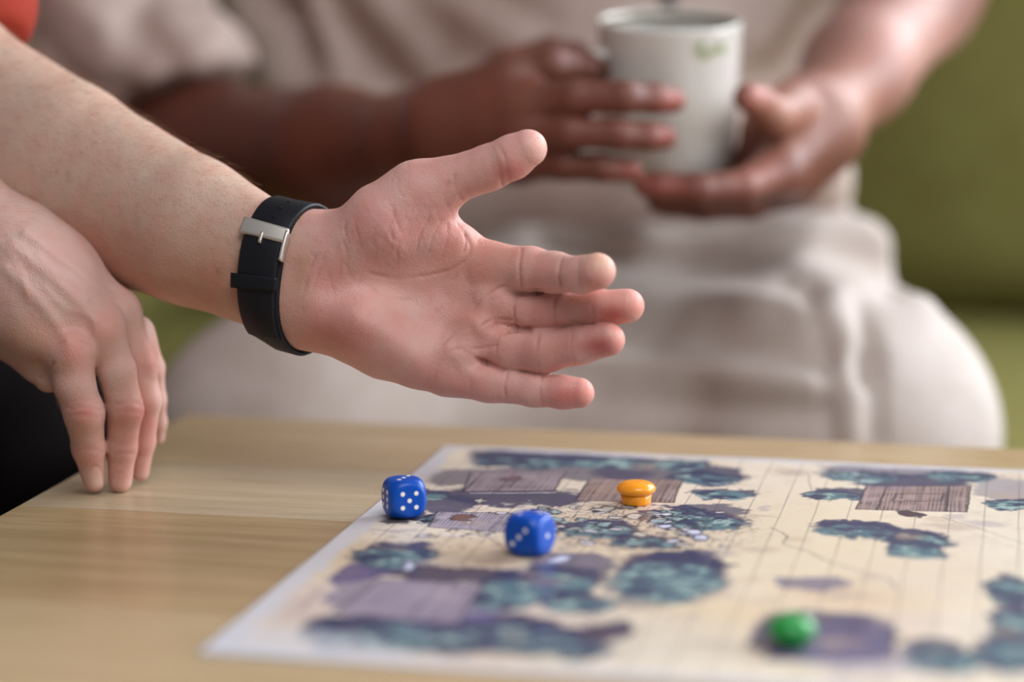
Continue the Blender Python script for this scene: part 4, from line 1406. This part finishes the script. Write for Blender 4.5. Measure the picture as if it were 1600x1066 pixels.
def build_person_sofa():
    base = wpt(1000, 500, 2.0)
    root = empty('person', (base[0], base[1], 0.0),
                 'person in cream linen shirt and beige trousers seated on the sofa holding a mug', 'person')
    V, Q, N = mesh_sdf(sofa_hands, (-0.40, 0.02, -2.15), (0.52, 0.62, -1.54), 0.0024, cull=0.035)
    x, y = pix(V)
    col = np.tile(lin(104, 60, 46), (len(V), 1))
    col = spots(x, y, col, [(1055, 157, 26, 22, (182, 104, 92), .75), (1040, 214, 24, 20, (174, 98, 86), .65), (985, 266, 24, 18, (160, 92, 80), .5),
                            (1185, 150, 26, 24, (206, 140, 130), .8), (1230, 180, 60, 60, (184, 132, 112), .7), (1030, 292, 60, 18, (172, 104, 92), .6),
                            (1420, 60, 130, 120, (204, 160, 148), .85), (1340, 150, 60, 80, (176, 128, 108), .7), (1190, 275, 50, 30, (170, 112, 96), .6),  # first spot paints the arm's bright highlight into the skin colour
                            (640, 150, 70, 40, (128, 80, 64), .6), (790, 140, 90, 60, (134, 86, 70), .7), (930, 180, 90, 60, (126, 76, 64), .7)])
    mesh_obj('body', to_world(V), Q, m_skin2, root, cols=col)

    def cloth(name, c1, c2):
        m = new_mat(name, lin(*c1), 0.85, spec=0.2)
        mix_noise(m, lin(*c1), lin(*c2), 30)
        add_bump(m, 700, 0.0006)
        return m
    m_shirt = cloth('cream_linen', (202, 183, 172), (212, 195, 185))
    m_tr = cloth('beige_twill', (198, 187, 178), (208, 198, 190))

    def fold(P, N, lst, facing=0.0):
        off, _ = relief(P, N, [(curve(p), w_, d_, 0) for (p, w_, d_) in lst], facing)
        return off

    def shirt(P):
        n = np.array([0, 0, 1.0])
        t = chain(P, [J(1040, 250, 2.02, 265), J(1010, -60, 2.06, 330), J(960, -420, 2.10, 380)], 0.08, n, 1.25)
        t = smin(t, chain(P, [J(1050, 260, 1.98, 200), J(1040, 100, 1.98, 210)], 0.05), 0.08)
        t = smin(t, chain(P, [J(600, 230, 2.13, 150), J(560, 0, 2.13, 190), J(520, -300, 2.13, 200)], 0.05), 0.07)
        t = smin(t, chain(P, [J(900, 300, 2.0, 200), J(720, 340, 2.02, 150)], 0.05), 0.07)
        hem = chain(P, [J(1200, 300, 1.86, 50), J(1280, 270, 1.86, 46), J(1292, 300, 1.88, 42)], 0.02)
        t = smin(t, hem, 0.03)
        s = chain(P, [J(295, 120, 1.92, 112), J(195, 80, 1.98, 135), J(210, -260, 2.06, 150), J(480, -520, 2.1, 190)], 0.03)
        q = cpt(300, 140, 1.92); dn = cpt(420, 330, 1.88) - cpt(350, 90, 1.9)
        dn = dn / np.linalg.norm(dn)
        s = np.maximum(s, (P - q) @ dn)
        s2 = chain(P, [J(1575, -250, 1.98, 150), J(1500, -520, 2.08, 190)], 0.03)
        d = smin(t, s, 0.025)
        return smin(d, s2, 0.025)
    V, Q, N = mesh_sdf(shirt, (-0.52, 0.02, -2.42), (0.58, 0.66, -1.66), 0.006)
    off = fold(V, N, [([(560, -40), (640, 60), (700, 150)], 14, 12), ([(500, -40), (560, 80), (640, 150)], 12, -16),
                      ([(660, -30), (760, 30), (830, 70)], 14, 8), ([(720, -40), (850, 40)], 10, -8),
                      ([(100, -10), (170, 60), (150, 130)], 10, 8), ([(240, -40), (210, 30), (260, 90)], 9, -8), ([(330, -30), (360, 50), (300, 90)], 9, 8),
                      ([(60, 60), (110, 120), (200, 145)], 8, -6), ([(390, -40), (430, 60), (460, 120)], 16, -20), ([(425, 30), (440, 75), (450, 90)], 14, -34), ([(480, -40), (520, 30), (600, 110)], 12, -16),
                      ([(1300, 0), (1250, 60), (1200, 120)], 12, -8), ([(1220, -20), (1200, 60)], 12, 8)])
    off = off + 0.004 * fnoise(V, 8, 21, 2)
    mesh_obj('shirt', to_world(V + N * off[:, None]), Q, m_shirt, root)

    def trousers(P):
        t = chain(P, [J(1080, 430, 1.99, 215), J(1150, 440, 1.99, 210)], 0.05)
        r = chain(P, [J(1150, 500, 1.98, 195), J(1315, 680, 1.74, 220), J(1330, 1500, 1.84, 130)], 0.05)
        l = chain(P, [J(1040, 540, 1.98, 190), J(760, 600, 1.86, 195), J(500, 665, 1.76, 190), J(420, 700, 1.76, 165), J(480, 1500, 1.86, 120)], 0.05)
        l = smin(l, chain(P, [J(1250, 620, 1.86, 180), J(1000, 650, 1.82, 185), J(700, 680, 1.80, 170)], 0.05), 0.05)
        lap = chain(P, [J(900, 440, 1.96, 110), J(1200, 440, 1.94, 110)], 0.03)
        band_ = chain(P, [J(820, 395, 1.86, 36), J(1000, 400, 1.83, 36), J(1230, 385, 1.83, 40), J(1345, 385, 1.86, 40)], 0.03)
        d = smin(smin(t, r, 0.04), smin(l, lap, 0.05), 0.04)
        return smin(d, band_, 0.04)
    V, Q, N = mesh_sdf(trousers, (-0.50, -0.62, -2.22), (0.42, 0.14, -1.60), 0.006)
    off = fold(V, N, [([(860, 360), (1000, 395), (1150, 400), (1250, 370), (1340, 390), (1400, 430)], 9, -18),
                      ([(880, 470), (1050, 470), (1200, 480), (1290, 500)], 8, 10), ([(870, 520), (1050, 528), (1280, 560)], 9, -8),
                      ([(900, 560), (1100, 575), (1280, 600)], 8, 7), ([(950, 630), (1150, 640), (1280, 650)], 9, -6),
                      ([(1265, 470), (1290, 560), (1290, 690)], 4, -6), ([(1340, 480), (1365, 570), (1370, 690)], 4, -6),
                      ([(1315, 480), (1330, 580), (1330, 690)], 6, 5), ([(1350, 560), (1352, 585)], 7, -12), ([(1240, 445), (1255, 450)], 9, -10),
                      ([(1290, 340), (1370, 380), (1450, 470)], 10, 8), ([(1250, 450), (1330, 470)], 9, 7)])
    off = off + 0.0015 * fnoise(V, 8, 31, 2)
    Wd = to_world(V + N * off[:, None])
    Wd[:, 2] = np.maximum(Wd[:, 2], 0.01)
    mesh_obj('trousers', Wd, Q, m_tr, root)
    m_btn = new_mat('dark_button', lin(60, 54, 50), 0.3)
    dr = cpt(1045, 1, 1.0)
    dist = 1.5
    for _ in range(60):
        dist += float(shirt((dr * dist)[None])[0]) * 0.7
    Vb, Fb = lathe([(0.0005, 0.001), (0.0062, 0.001), (0.0066, 0.003), (0.0055, 0.0042), (0.0005, 0.0036)], 24)
    q = Vector([float(z) for z in -(M3 @ dr)]).to_track_quat('Z', 'Y').to_matrix()
    mesh_obj('shirt_button', np.array([np.array(q @ Vector(p)) for p in Vb]) + to_world(dr * (dist - 0.004)), Fb, m_btn, root)
    return root


build_person_sofa()

# pale cushion at the far end of the sofa
m_cush = new_mat('pale_green_cushion', lin(205, 208, 158), 0.85, spec=0.2)
add_bump(m_cush, 600, 0.0005)
cp = wpt(-80, 50, 2.45)
cp[1] = SY - 0.115


def cush(P):
    Q = (P - cp) / np.array([0.19, 0.075, 0.19])
    q = np.abs(Q)
    return ((q[:, 0] ** 3.4 + q[:, 1] ** 2.0 + q[:, 2] ** 3.4) ** (1 / 2.6) - 1) * 0.09


V, Q, N = mesh_sdf(cush, cp - 0.23, cp + 0.23, 0.008)
o = mesh_obj('throw_pillow', V, Q, m_cush, None, (cp[0], cp[1], cp[2] - 0.19))
tag(o, 'pale green throw pillow against the sofa back behind the red sleeve', 'cushion')
